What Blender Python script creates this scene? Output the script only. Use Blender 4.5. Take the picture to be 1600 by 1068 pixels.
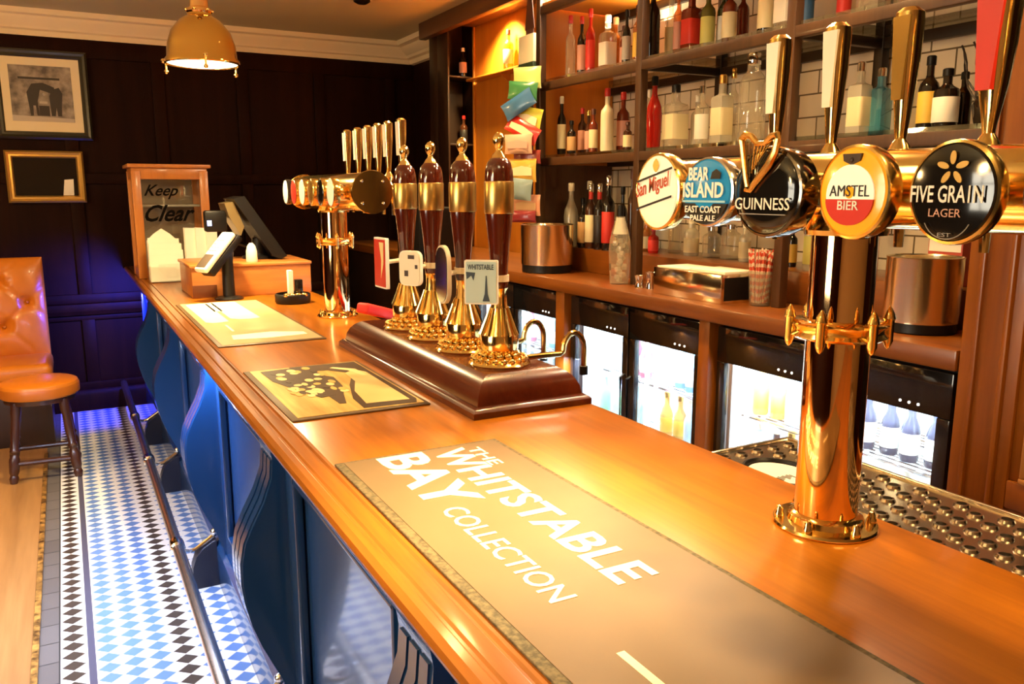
import bpy, bmesh, math, random
from mathutils import Vector, Matrix
for o in list(bpy.data.objects): bpy.data.objects.remove(o)
S = bpy.context.scene
COL = S.collection
random.seed(7)
PI = math.pi

# ------------------------------------------------------------------ camera, world, big lights, exposure
cam = bpy.data.cameras.new('camera'); cam.sensor_width = 36.0; cam.lens = 36.0*1280/1600
cam.clip_start = 0.02; cam.clip_end = 60
co = bpy.data.objects.new('camera', cam); COL.objects.link(co)
TH = math.atan(236/1280); YAW = math.radians(28.44)
co.location = (0, 0, 1.67)
co.rotation_euler = (PI/2-TH, 0, -YAW)
S.camera = co
W = bpy.data.worlds.new('world'); S.world = W; W.use_nodes = True
W.node_tree.nodes['Background'].inputs[0].default_value = (1.0, 0.72, 0.42, 1)
W.node_tree.nodes['Background'].inputs[1].default_value = 0.10
S.view_settings.view_transform = 'Standard'; S.view_settings.look = 'None'
S.view_settings.exposure = 0.85; S.view_settings.gamma = 1.0; S.view_settings.use_curve_mapping = False

WARM = (1.0, 0.62, 0.25); WARM2 = (1.0, 0.78, 0.50)
def light(name, kind, loc, power, color, size=0.1, size_y=None, target=None, spot=None, blend=0.5):
    d = bpy.data.lights.new(name, kind); d.energy = power; d.color = color
    if kind == 'AREA':
        d.size = size
        if size_y: d.shape = 'RECTANGLE'; d.size_y = size_y
    else:
        d.shadow_soft_size = size
    if kind == 'SPOT': d.spot_size = math.radians(spot or 90); d.spot_blend = blend
    o = bpy.data.objects.new(name, d); COL.objects.link(o); o.location = loc
    if target is not None:
        o.rotation_euler = (Vector(target)-Vector(loc)).to_track_quat('-Z', 'Y').to_euler()
    return o
# unseen downlights added as general warm fill (fittings modelled below at the same spots)
FILL_DOWN = [(-0.9, 0.6), (-0.9, 2.8), (-1.6, 5.2), (1.55, 0.2), (1.6, 1.9), (1.6, 3.6)]
for i, (x, y) in enumerate(FILL_DOWN):
    light('ceiling_fill_light', 'SPOT', (x, y, 2.88), 70 if x > 0 else 34, WARM, 0.05, target=(x, y, 0), spot=130, blend=0.8)
# assumed and unseen: under-counter LED strip light and the deep blue lamp near the far wall
light('assumed_strip_lamp', 'AREA', (0.392, 3.3, 1.045), 95, (0.52, 0.66, 1.0), 0.02, 5.4, target=(0.28, 3.3, 0))
light('assumed_blue_lamp', 'SPOT', (0.41, 6.30, 1.0), 120, (0.05, 0.06, 1.0), 0.03, target=(0.15, 7.0, 0.55), spot=120, blend=0.9)
# unseen globe lamps added on the left to light far wall, cornice and ceiling
FILL_GLOBES = [(-1.7, 4.6, 2.25), (-1.7, 1.4, 2.25)]
for g in FILL_GLOBES: light('globe_fill_light', 'POINT', g, 60, WARM, 0.10)
# unseen lamps assumed under the canopy of the back bar
for y in (1.75, 2.6, 3.5):
    light('assumed_shelf_lamp', 'AREA', (2.50, y, 2.86), 26, WARM2, 0.10, 0.6, target=(2.56, y, 0))
light('assumed_shelf_lamp', 'AREA', (2.66, 3.5, 2.50), 2.2, WARM2, 0.05, 0.5, target=(2.56, 3.5, 3))  # unseen uplight assumed below the top board, brightening its underside
light('assumed_alcove_lamp', 'SPOT', (2.64, 5.15, 2.82), 150, (1.0, 0.74, 0.32), 0.05, target=(2.8, 5.2, 2.3), spot=120, blend=0.7)  # unseen downlight assumed from the glow on the alcove wall

# ------------------------------------------------------------------ materials
MATS = {}
def newmat(name):
    m = bpy.data.materials.new(name); m.use_nodes = True
    return m, m.node_tree.nodes, m.node_tree.links, m.node_tree.nodes['Principled BSDF']
def plain(name, col, rough=0.5, metal=0.0, coat=0.0, emit=0.0, ecol=None, spec=0.5):
    if name in MATS: return MATS[name]
    m, n, l, b = newmat(name)
    b.inputs['Base Color'].default_value = (*col, 1); b.inputs['Roughness'].default_value = rough
    b.inputs['Metallic'].default_value = metal; b.inputs['Coat Weight'].default_value = coat
    b.inputs['Coat Roughness'].default_value = 0.08; b.inputs['Specular IOR Level'].default_value = spec
    if emit:
        b.inputs['Emission Color'].default_value = (*(ecol or col), 1); b.inputs['Emission Strength'].default_value = emit
    # faint surface variation
    tc = n.new('ShaderNodeTexCoord'); no = n.new('ShaderNodeTexNoise'); no.inputs['Scale'].default_value = 18
    mr = n.new('ShaderNodeMapRange'); mr.inputs['To Min'].default_value = max(0.0, rough-0.012); mr.inputs['To Max'].default_value = min(1, rough+0.018)
    l.new(tc.outputs['Object'], no.inputs['Vector']); l.new(no.outputs['Fac'], mr.inputs['Value']); l.new(mr.outputs['Result'], b.inputs['Roughness'])
    MATS[name] = m
    return m
def wood(name, c1, c2, axis='Y', scale=1.0, rough=0.35, coat=0.3, fine=9.0, spec=0.5):
    if name in MATS: return MATS[name]
    m, n, l, b = newmat(name)
    tc = n.new('ShaderNodeTexCoord'); mp = n.new('ShaderNodeMapping')
    s = {'X': (0.6, 9, 9), 'Y': (9, 0.6, 9), 'Z': (9, 9, 0.6)}[axis]
    mp.inputs['Scale'].default_value = [v*scale for v in s]
    no = n.new('ShaderNodeTexNoise'); no.inputs['Scale'].default_value = 1.0; no.inputs['Detail'].default_value = 5; no.inputs['Distortion'].default_value = 0.6
    n2 = n.new('ShaderNodeTexNoise'); n2.inputs['Scale'].default_value = fine; n2.inputs['Detail'].default_value = 3
    mx = n.new('ShaderNodeMath'); mx.operation = 'MULTIPLY_ADD'; mx.inputs[1].default_value = 0.35
    ra = n.new('ShaderNodeValToRGB'); ra.color_ramp.elements[0].position = 0.42; ra.color_ramp.elements[1].position = 0.9
    ra.color_ramp.elements[0].color = (*c1, 1); ra.color_ramp.elements[1].color = (*c2, 1)
    l.new(tc.outputs['Object'], mp.inputs['Vector']); l.new(mp.outputs['Vector'], no.inputs['Vector']); l.new(mp.outputs['Vector'], n2.inputs['Vector'])
    l.new(n2.outputs['Fac'], mx.inputs[0]); l.new(no.outputs['Fac'], mx.inputs[2]); l.new(mx.outputs[0], ra.inputs['Fac']); l.new(ra.outputs['Color'], b.inputs['Base Color'])
    b.inputs['Roughness'].default_value = rough; b.inputs['Coat Weight'].default_value = coat; b.inputs['Coat Roughness'].default_value = 0.12; b.inputs['Specular IOR Level'].default_value = spec
    bp = n.new('ShaderNodeBump'); bp.inputs['Strength'].default_value = 0.06; bp.inputs['Distance'].default_value = 0.004
    l.new(mx.outputs[0], bp.inputs['Height']); l.new(bp.outputs['Normal'], b.inputs['Normal'])
    MATS[name] = m
    return m
def stain_mat(name, c1, c2, scale, rough=0.45):
    m, n, l, b = newmat(name)
    tc = n.new('ShaderNodeTexCoord'); no = n.new('ShaderNodeTexNoise'); no.inputs['Scale'].default_value = scale; no.inputs['Detail'].default_value = 6
    ra = n.new('ShaderNodeValToRGB'); ra.color_ramp.elements[0].color = (*c1, 1); ra.color_ramp.elements[1].color = (*c2, 1); ra.color_ramp.elements[0].position = .35; ra.color_ramp.elements[1].position = .65
    l.new(tc.outputs['Object'], no.inputs['Vector']); l.new(no.outputs['Fac'], ra.inputs['Fac']); l.new(ra.outputs['Color'], b.inputs['Base Color']); b.inputs['Roughness'].default_value = rough
    return m
def clear(name, tint=(1, 1, 1), amount=0.8, rough=0.03, dif=None, dmix=0.35):
    """thin clear glass: tinted see-through mixed with a sharp reflection (and optionally a little body colour)"""
    if name in MATS: return MATS[name]
    m, n, l, b = newmat(name); n.remove(b)
    tr = n.new('ShaderNodeBsdfTransparent'); tr.inputs[0].default_value = (*tint, 1)
    gl = n.new('ShaderNodeBsdfGlossy'); gl.inputs['Roughness'].default_value = rough; gl.inputs[0].default_value = (1, 1, 1, 1)
    lw = n.new('ShaderNodeLayerWeight'); lw.inputs['Blend'].default_value = 0.35
    ma = n.new('ShaderNodeMapRange'); ma.inputs['To Min'].default_value = 1-amount-0.13 if amount < 0.87 else 0.04; ma.inputs['To Max'].default_value = 0.75
    mx = n.new('ShaderNodeMixShader'); out = n['Material Output']
    l.new(lw.outputs['Facing'], ma.inputs['Value']); l.new(ma.outputs['Result'], mx.inputs[0])
    l.new(tr.outputs[0], mx.inputs[1]); l.new(gl.outputs[0], mx.inputs[2])
    last = mx
    if dif:
        df = n.new('ShaderNodeBsdfDiffuse'); df.inputs[0].default_value = (*dif, 1)
        m2 = n.new('ShaderNodeMixShader'); m2.inputs[0].default_value = dmix
        l.new(mx.outputs[0], m2.inputs[1]); l.new(df.outputs[0], m2.inputs[2]); last = m2
    l.new(last.outputs[0], out.inputs['Surface'])
    MATS[name] = m
    return m
def emit(name, col, strength):
    if name in MATS: return MATS[name]
    m, n, l, b = newmat(name); n.remove(b)
    e = n.new('ShaderNodeEmission'); e.inputs[0].default_value = (*col, 1); e.inputs[1].default_value = strength
    l.new(e.outputs[0], n['Material Output'].inputs['Surface']); MATS[name] = m
    return m

BRASS = plain('polished_brass', (0.97, 0.68, 0.25), 0.13, 1.0)
BRASS_OLD = plain('aged_brass', (0.62, 0.40, 0.13), 0.16, 1.0)
COPPER = plain('coppery_brass', (0.93, 0.58, 0.26), 0.05, 1.0)
CHROME = plain('chrome', (0.88, 0.86, 0.82), 0.06, 1.0)
STEEL = plain('brushed_steel', (0.95, 0.84, 0.60), 0.18, 1.0)
BLACK = plain('black_plastic', (0.006, 0.005, 0.005), 0.4, spec=0.3)
BLACKG = plain('gloss_black', (0.010, 0.009, 0.009), 0.08, 0, 0.5)
WHITE = plain('white_paint', (0.85, 0.84, 0.80), 0.4)
PAPER = plain('white_paper', (0.88, 0.84, 0.70), 0.6)
BAR = wood('varnished_oak_counter', (0.24, 0.064, 0.003), (0.52, 0.170, 0.007), 'Y', 1.0, 0.30, 0.42)
BARE = wood('varnished_oak_edge', (0.13, 0.034, 0.004), (0.40, 0.130, 0.012), 'Y', 1.3, 0.28, 0.6)
BACKW = wood('stained_back_bar_wood', (0.125, 0.031, 0.0025), (0.24, 0.070, 0.006), 'Y', 1.0, 0.35, 0.4)
PILW = wood('stained_upright_wood', (0.17, 0.042, 0.002), (0.29, 0.085, 0.005), 'Z', 1.0, 0.35, 0.3)
ORANGEW = wood('orange_panel_wood', (0.44, 0.130, 0.008), (0.58, 0.20, 0.015), 'Z', 0.7, 0.4, 0.2)
DARKW = wood('dark_wall_panelling', (0.010, 0.0020, 0.0006), (0.020, 0.0048, 0.0013), 'Z', 1.0, 0.55, 0.0, spec=0.08)
DARKX = wood('dark_cabinet_wood', (0.018, 0.007, 0.003), (0.035, 0.014, 0.006), 'Z', 1.0, 0.4, 0.1)
MAHOG = wood('mahogany', (0.058, 0.0085, 0.0025), (0.11, 0.017, 0.0035), 'Y', 1.2, 0.25, 0.5)
MAHOGZ = wood('turned_mahogany', (0.055, 0.0065, 0.002), (0.095, 0.012, 0.003), 'Z', 1.2, 0.12, 0.9)
CASEW = wood('orange_case_wood', (0.42, 0.135, 0.018), (0.60, 0.22, 0.035), 'Z', 1.2, 0.35, 0.3)
TILLW = wood('till_box_wood', (0.30, 0.095, 0.018), (0.55, 0.21, 0.045), 'X', 0.8, 0.4, 0.2)
FRAMEW = wood('shelf_frame_wood', (0.050, 0.021, 0.007), (0.095, 0.040, 0.013), 'Z', 1.0, 0.45, 0.1)
STOOLW = wood('dark_stool_wood', (0.030, 0.008, 0.004), (0.060, 0.018, 0.009), 'Z', 1.5, 0.3, 0.4)
BLUEP = plain('dark_blue_paint', (0.006, 0.040, 0.135), 0.24, 0, 0.6)
BLUEP2 = plain('dark_blue_panel_paint', (0.012, 0.048, 0.16), 0.26, 0, 0.6)
LEATHER = plain('tan_leather', (0.56, 0.165, 0.010), 0.34, 0, 0.15)
LEATHER2 = plain('tan_leather_side', (0.42, 0.115, 0.008), 0.38, 0, 0.1)
PLASTER = plain('cream_plaster', (0.82, 0.68, 0.44), 0.7)
CEIL = plain('tan_ceiling_paint', (0.56, 0.50, 0.30), 0.8)
SHADEIN = plain('cream_shade_lining', (0.9, 0.82, 0.62), 0.5)
GLASS = clear('clear_pane', (0.97, 0.98, 0.98), 0.95)
SHELFGLASS = clear('shelf_glass', (0.93, 0.96, 0.92), 0.9)

# ------------------------------------------------------------------ mesh helpers
class MB:
    def __init__(s):
        s.bm = bmesh.new(); s.M = Matrix.Identity(4); s.mi = 0
    def _fin(s, verts, faces):
        for v in verts: v.co = s.M @ v.co
        for f in faces: f.material_index = s.mi; f.smooth = True
        return s
    def box(s, x0, x1, y0, y1, z0, z1, bev=0.0, seg=2):
        g = bmesh.ops.create_cube(s.bm, size=1.0); vs = g['verts']
        for v in vs: v.co = Vector(((x0+x1)/2+v.co.x*(x1-x0), (y0+y1)/2+v.co.y*(y1-y0), (z0+z1)/2+v.co.z*(z1-z0)))
        fs = set(f for v in vs for f in v.link_faces)
        if bev > 0:
            es = list(set(e for v in vs for e in v.link_edges))
            r = bmesh.ops.bevel(s.bm, geom=es, offset=min(bev, 0.45*min(abs(x1-x0), abs(y1-y0), abs(z1-z0))), segments=seg, affect='EDGES', profile=0.5)
            vs = list(set(v for f in r['faces'] for v in f.verts)); fs = set(f for v in vs for f in v.link_faces)
            vs = list(set(v for f in fs for v in f.verts))
        return s._fin(vs, fs)
    def prism(s, pts, a, b, axis='Y'):
        """polygon (2D) extruded from a to b along axis; pts are (x,z) for Y, (y,z) for X, (x,y) for Z"""
        def P(p, t): return {'Y': (p[0], t, p[1]), 'X': (t, p[0], p[1]), 'Z': (p[0], p[1], t)}[axis]
        A = [s.bm.verts.new(P(p, a)) for p in pts]; B = [s.bm.verts.new(P(p, b)) for p in pts]
        n = len(pts); fs = [s.bm.faces.new(A), s.bm.faces.new(B[::-1])]
        for i in range(n): fs.append(s.bm.faces.new((A[i], B[i], B[(i+1) % n], A[(i+1) % n])))
        bmesh.ops.recalc_face_normals(s.bm, faces=fs)
        return s._fin(A+B, fs)
    def lathe(s, prof, c=(0, 0, 0), seg=24, axis='Z', sq=0.0, arc=None, cap=True):
        """profile of (r, h) turned round an axis through c; sq squares the section off"""
        rings = []; full = arc is None
        a0, a1 = (0, 2*PI) if full else arc
        for r, h in prof:
            ring = []
            for i in range(seg if full else seg+1):
                t = a0+(a1-a0)*i/seg
                ct, st = math.cos(t), math.sin(t); k = 1.0
                if sq: k = 1.0/((abs(ct)**(2+sq)+abs(st)**(2+sq))**(1.0/(2+sq)))
                x, y = r*k*ct, r*k*st
                p = {'Z': (x, y, h), 'X': (h, x, y), 'Y': (y, h, x)}[axis]
                ring.append(s.bm.verts.new(Vector(p)+Vector(c)))
            rings.append(ring)
        fs = []; n = len(rings[0])
        for a, b in zip(rings, rings[1:]):
            for i in range(n if full else n-1):
                j = (i+1) % n
                fs.append(s.bm.faces.new((a[i], a[j], b[j], b[i])))
        if cap and full:
            fs.append(s.bm.faces.new(rings[0][::-1])); fs.append(s.bm.faces.new(rings[-1]))
            bmesh.ops.recalc_face_normals(s.bm, faces=fs)
        return s._fin([v for r in rings for v in r], fs)
    def cyl(s, c, r, h, seg=24, axis='Z', bev=0.0):
        if bev: return s.lathe([(r-bev, 0), (r, bev), (r, h-bev), (r-bev, h)], c, seg, axis)
        return s.lathe([(r, 0), (r, h)], c, seg, axis)
    def ball(s, c, r, seg=14, sz=1.0):
        n = 8
        return s.lathe([(max(1e-4, r*math.sin(PI*i/n)), -r*sz*math.cos(PI*i/n)) for i in range(n+1)], c, seg)
    def tube(s, pts, r, seg=10, closed=False):
        pts = [Vector(p) for p in pts]; rings = []; n = len(pts)
        up = Vector((0, 0, 1))
        for i, p in enumerate(pts):
            if closed: d = pts[(i+1) % n]-pts[i-1]
            else: d = pts[min(i+1, n-1)]-pts[max(i-1, 0)]
            d.normalize()
            u = d.cross(up)
            if u.length < 1e-3: u = d.cross(Vector((1, 0, 0)))
            u.normalize(); w = u.cross(d)
            rr = r[i] if isinstance(r, (list, tuple)) else r
            rings.append([s.bm.verts.new(p+u*rr*math.cos(2*PI*k/seg)+w*rr*math.sin(2*PI*k/seg)) for k in range(seg)])
        fs = []
        for i in range(n if closed else n-1):
            a, b = rings[i], rings[(i+1) % n]
            for k in range(seg):
                fs.append(s.bm.faces.new((a[k], a[(k+1) % seg], b[(k+1) % seg], b[k])))
        if not closed:
            fs.append(s.bm.faces.new(rings[0][::-1])); fs.append(s.bm.faces.new(rings[-1]))
        bmesh.ops.recalc_face_normals(s.bm, faces=fs)
        return s._fin([v for q in rings for v in q], fs)
    def quad(s, a, b, c, d):
        vs = [s.bm.verts.new(p) for p in (a, b, c, d)]; f = s.bm.faces.new(vs)
        return s._fin(vs, [f])
    def build(s, name, mats, parent=None, sharp=35):
        me = bpy.data.meshes.new(name)
        if parent is not None:
            off = Vector(parent.get('_w', (0, 0, 0)))
        else:
            xs = [v.co for v in s.bm.verts]
            off = Vector(((min(v.x for v in xs)+max(v.x for v in xs))/2, (min(v.y for v in xs)+max(v.y for v in xs))/2, min(v.z for v in xs)))
        for v in s.bm.verts: v.co -= off
        s.bm.to_mesh(me); s.bm.free()
        for m in (mats if isinstance(mats, (list, tuple)) else [mats]): me.materials.append(m)
        try: me.set_sharp_from_angle(angle=math.radians(sharp))
        except Exception: pass
        o = bpy.data.objects.new(name, me); COL.objects.link(o)
        if parent is not None: o.parent = parent
        else: o.location = off
        o['_w'] = tuple(off)
        ALL.append(o)
        return o
ALL = []
def tag(o, label, cat, group=None, kind=None):
    if label: o['label'] = label
    if cat: o['category'] = cat
    if group: o['group'] = group
    if kind: o['kind'] = kind
    return o
def thing(name, loc, label, cat, group=None):
    o = bpy.data.objects.new(name, None); COL.objects.link(o); o.empty_display_size = 0.05
    o.location = loc; o['_w'] = tuple(loc); ALL.append(o)
    return tag(o, label, cat, group)
def struct(o): o['kind'] = 'structure'; return o
def text(s, origin, right, up, w, h, mat, parent, name, ext=0.0006, shear=0.0, offset=0.0, bold=0.0):
    """lettering fitted to a w x h box whose lower left corner is origin, returned as a mesh part"""
    c = bpy.data.curves.new(name, 'FONT'); c.body = s; c.shear = shear; c.extrude = 0.02; c.offset = bold; c.resolution_u = 3
    t = bpy.data.objects.new(name, c); COL.objects.link(t)
    bpy.context.view_layer.update()
    me = bpy.data.meshes.new_from_object(t.evaluated_get(bpy.context.evaluated_depsgraph_get()))
    bpy.data.objects.remove(t); bpy.data.curves.remove(c)
    xs = [v.co.x for v in me.vertices]; ys = [v.co.y for v in me.vertices]
    x0, x1, y0, y1 = min(xs), max(xs), min(ys), max(ys)
    R = Vector(right).normalized(); U = Vector(up).normalized(); N = R.cross(U); O = Vector(origin); off = Vector(parent['_w']) if parent else Vector((0, 0, 0))
    for v in me.vertices:
        p = O + R*((v.co.x-x0)/(x1-x0)*w) + U*((v.co.y-y0)/(y1-y0)*h) + N*(ext if v.co.z > 0 else -ext*0.5)
        v.co = p-off
    me.materials.clear(); me.materials.append(mat)
    o = bpy.data.objects.new(name, me); COL.objects.link(o)
    if parent: o.parent = parent
    o['_w'] = tuple(off); ALL.append(o)
    return o

# ------------------------------------------------------------------ the room shell
def tile_material():
    """Victorian diamond floor tiles between the dark kerb and the counter; columns along the bar"""
    m, n, l, b = newmat('diamond_floor_tiles')
    geo = n.new('ShaderNodeNewGeometry'); sp = n.new('ShaderNodeSeparateXYZ'); l.new(geo.outputs['Position'], sp.inputs[0])
    def M(op, a, bb=None, c=None):
        q = n.new('ShaderNodeMath'); q.operation = op
        for i, v in enumerate((a, bb, c)):
            if v is None: continue
            if isinstance(v, (int, float)): q.inputs[i].default_value = v
            else: l.new(v, q.inputs[i])
        return q.outputs[0]
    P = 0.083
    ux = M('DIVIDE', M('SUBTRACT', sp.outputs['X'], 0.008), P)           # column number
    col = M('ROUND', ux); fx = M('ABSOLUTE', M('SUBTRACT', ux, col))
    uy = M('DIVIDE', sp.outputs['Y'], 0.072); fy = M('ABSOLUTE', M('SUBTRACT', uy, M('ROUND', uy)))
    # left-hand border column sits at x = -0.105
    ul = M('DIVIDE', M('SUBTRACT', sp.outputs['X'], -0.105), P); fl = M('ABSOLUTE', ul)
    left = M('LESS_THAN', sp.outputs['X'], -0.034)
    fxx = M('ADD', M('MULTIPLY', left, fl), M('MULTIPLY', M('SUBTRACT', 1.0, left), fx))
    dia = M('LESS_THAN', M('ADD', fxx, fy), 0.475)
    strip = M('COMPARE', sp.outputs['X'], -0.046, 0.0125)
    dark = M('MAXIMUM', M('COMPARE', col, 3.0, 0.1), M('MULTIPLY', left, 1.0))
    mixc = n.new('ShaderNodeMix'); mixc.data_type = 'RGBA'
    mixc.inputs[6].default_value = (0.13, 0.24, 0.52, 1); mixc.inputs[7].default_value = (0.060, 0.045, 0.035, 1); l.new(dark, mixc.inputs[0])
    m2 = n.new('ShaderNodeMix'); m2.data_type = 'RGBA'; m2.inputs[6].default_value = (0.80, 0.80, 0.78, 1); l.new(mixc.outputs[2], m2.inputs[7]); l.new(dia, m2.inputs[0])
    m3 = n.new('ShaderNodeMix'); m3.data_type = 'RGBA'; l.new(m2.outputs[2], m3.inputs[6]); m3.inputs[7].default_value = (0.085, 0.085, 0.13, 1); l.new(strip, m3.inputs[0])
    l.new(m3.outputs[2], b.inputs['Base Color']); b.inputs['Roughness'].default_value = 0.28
    return m
def kerb_material():
    m, n, l, b = newmat('slate_kerb_tiles')
    geo = n.new('ShaderNodeNewGeometry'); br = n.new('ShaderNodeTexBrick'); mp = n.new('ShaderNodeMapping'); mp.inputs['Rotation'].default_value = (0, 0, PI/2)
    br.inputs['Color1'].default_value = (0.11, 0.10, 0.095, 1); br.inputs['Color2'].default_value = (0.14, 0.13, 0.125, 1); br.inputs['Mortar'].default_value = (0.03, 0.03, 0.03, 1)
    br.inputs['Scale'].default_value = 1; br.inputs['Brick Width'].default_value = 0.15; br.inputs['Row Height'].default_value = 0.15; br.inputs['Mortar Size'].default_value = 0.003; br.offset = 0
    l.new(geo.outputs['Position'], mp.inputs['Vector']); l.new(mp.outputs['Vector'], br.inputs['Vector']); l.new(br.outputs['Color'], b.inputs['Base Color']); b.inputs['Roughness'].default_value = 0.45
    return m
def wall_tile_material():
    m, n, l, b = newmat('cream_brick_tiles')
    geo = n.new('ShaderNodeNewGeometry'); sp = n.new('ShaderNodeSeparateXYZ'); cb = n.new('ShaderNodeCombineXYZ')
    l.new(geo.outputs['Position'], sp.inputs[0]); l.new(sp.outputs['Y'], cb.inputs['X']); l.new(sp.outputs['Z'], cb.inputs['Y'])
    br = n.new('ShaderNodeTexBrick')
    br.inputs['Color1'].default_value = (0.72, 0.60, 0.44, 1); br.inputs['Color2'].default_value = (0.66, 0.55, 0.40, 1); br.inputs['Mortar'].default_value = (0.13, 0.09, 0.05, 1)
    br.inputs['Scale'].default_value = 1; br.inputs['Brick Width'].default_value = 0.20; br.inputs['Row Height'].default_value = 0.094; br.inputs['Mortar Size'].default_value = 0.0035; br.inputs['Mortar Smooth'].default_value = 0.1
    l.new(cb.outputs[0], br.inputs['Vector']); l.new(br.outputs['Color'], b.inputs['Base Color']); b.inputs['Roughness'].default_value = 0.2
    bp = n.new('ShaderNodeBump'); bp.inputs['Strength'].default_value = 0.3; bp.inputs['Distance'].default_value = 0.003; bp.invert = True
    l.new(br.outputs['Fac'], bp.inputs['Height']); l.new(bp.outputs['Normal'], b.inputs['Normal'])
    return m
FLOORW = wood('worn_floorboards', (0.24, 0.110, 0.030), (0.44, 0.23, 0.075), 'Y', 0.5, 0.45, 0.05)
DARKFLOOR = plain('dark_rubber_floor', (0.03, 0.025, 0.02), 0.6)
m = MB()
m.mi = 0; m.box(-3.2, -0.225, -1.6, 7.0, -0.1, 0)
m.mi = 1; m.box(-0.225, -0.147, -1.6, 7.0, -0.1, 0)
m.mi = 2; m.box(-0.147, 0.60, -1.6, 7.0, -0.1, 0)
m.mi = 3; m.box(0.60, 2.9, -1.6, 7.0, -0.1, 0)
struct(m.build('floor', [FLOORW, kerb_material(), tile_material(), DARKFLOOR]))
m = MB(); m.box(-0.240, -0.216, -1.6, 5.9, -0.01, 0.010, 0.004)
struct(m.build('trim_5', stain_mat('worn_brass_strip', (0.05, 0.022, 0.008), (0.50, 0.26, 0.06), 28, 0.35)))
m = MB(); m.box(-3.2, 2.9, -1.6, 7.1, 2.92, 3.0); ceiling = struct(m.build('ceiling', CEIL))
# far wall: dark panelling
m = MB(); m.box(-3.2, 2.9, 7.0, 7.1, 0, 2.92)
wb = struct(m.build('wall_back', DARKW))
m = MB()
for z0, z1 in ((0.16, 0.22), (0.70, 0.74), (0.83, 0.90), (1.72, 1.80), (2.62, 2.75)):
    m.box(-3.2, 2.8, 6.975, 7.0, z0, z1, 0.006)
x = -3.0
while x < 2.7:
    for z0, z1 in ((0.20, 0.72), (0.86, 1.75), (1.78, 2.65)): m.box(x-0.045, x+0.045, 6.977, 7.0, z0, z1, 0.005)
    x += 0.62
struct(m.build('panelling', DARKW, wb))
m = MB(); m.prism([(6.945, 0.745), (6.93, 0.775), (6.95, 0.80), (6.955, 0.825), (7.0, 0.835), (7.0, 0.735)], -3.2, 2.8, 'X'); struct(m.build('trim_2', DARKW))
m = MB(); m.prism([(6.95, 0), (6.95, 0.12), (6.965, 0.15), (6.98, 0.165), (7.0, 0.17), (7.0, 0)], -3.2, 2.8, 'X'); struct(m.build('baseboard_back', DARKW))
corn = [(0, 2.745), (0.022, 2.75), (0.024, 2.785), (0.045, 2.795), (0.050, 2.815), (0.085, 2.85), (0.092, 2.875), (0.12, 2.885), (0.125, 2.92), (0, 2.92)]
m = MB(); m.prism([(7.0-d, z) for d, z in corn], -3.2, 2.8, 'X'); struct(m.build('trim_1', PLASTER))
# right wall (tiled behind the shelves, boarded beyond)
m = MB(); m.mi = 0; m.box(2.8, 2.9, 0.6, 3.97, 0, 2.92); m.mi = 1; m.box(2.8, 2.9, 3.97, 5.75, 0, 2.92); m.mi = 2; m.box(2.8, 2.9, 5.75, 7.0, 0, 2.92); m.mi = 2; m.box(2.8, 2.9, -1.6, 0.6, 0, 2.92)
struct(m.build('wall_right', [wall_tile_material(), ORANGEW, DARKW]))
m = MB(); m.prism([(2.8-d*1.5, z) for d, z in corn], 6.11, 7.0, 'Y'); struct(m.build('trim_3', PLASTER))
m = MB(); m.box(-3.3, -3.2, -1.6, 0.7, 0, 2.92); m.box(-3.3, -3.2, 2.3, 7.1, 0, 2.92); m.box(-3.3, -3.2, 0.7, 2.3, 0, 0.95); m.box(-3.3, -3.2, 0.7, 2.3, 2.45, 2.92)  # wall with an opening left for the assumed window
struct(m.build('wall_left', DARKW))
m = MB(); m.box(-3.27, -3.265, 0.7, 2.3, 0.95, 2.45); w1 = struct(m.build('assumed_window_1', emit('assumed_window_glow', (1.0, 0.90, 0.70), 7.0)))  # unseen window assumed on this wall; glowing pane added to highlight the brass
m = MB()
for a in (0.70, 1.20, 1.75, 2.25): m.box(-3.25, -3.20, a, a+0.05, 0.95, 2.45, 0.004)
for a in (0.95, 1.95, 2.40): m.box(-3.25, -3.20, 0.7, 2.3, a, a+0.05, 0.004)
struct(m.build('assumed_window_frame', DARKX, w1))  # bars of the assumed window, out of view
m = MB(); m.box(-3.2, 2.9, -1.7, -1.6, 0, 2.92); struct(m.build('wall_front', plain('tan_wall_paint', (0.30, 0.20, 0.11), 0.8)))
# canopy over the back bar
m = MB(); m.box(2.56, 2.8, 3.99, 5.75, 2.86, 2.92); m.box(2.50, 2.56, 3.99, 6.11, 2.80, 2.92, 0.006)
struct(m.build('trim_4', wood('canopy_wood', (0.07, 0.022, 0.008), (0.13, 0.045, 0.014), 'Y', 1, 0.4, 0.2)))
for i, (x, y) in enumerate(FILL_DOWN):  # fittings for the added fill downlights
    t = thing('added_downlight', (x, y, 2.90), 'added round ceiling fill downlight above the %s' % ('drinkers side of the bar' if x < 0 else 'bar staff aisle'), 'light', 'added fill downlights over the drinkers side' if x < 0 else 'added fill downlights over the staff aisle')
    m = MB(); m.lathe([(0.034, 2.915), (0.036, 2.900), (0.05, 2.900), (0.052, 2.9195)], (x, y, 0), 20, cap=False); m.build('bezel', BRASS_OLD, t)
    m = MB(); m.cyl((x, y, 2.908), 0.034, 0.01, 16); m.build('lamp', emit('fill_downlight_glow', (1, 0.75, 0.4), 12), t)
m = MB(); m.lathe([(0.055, 2.9195), (0.055, 2.90), (0.03, 2.885), (0.001, 2.883)], (1.86, 5.52, 0), 20)
tag(m.build('smoke_detector', BLACK), 'small dark round detector on the ceiling near the far right corner', 'detector')

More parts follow.
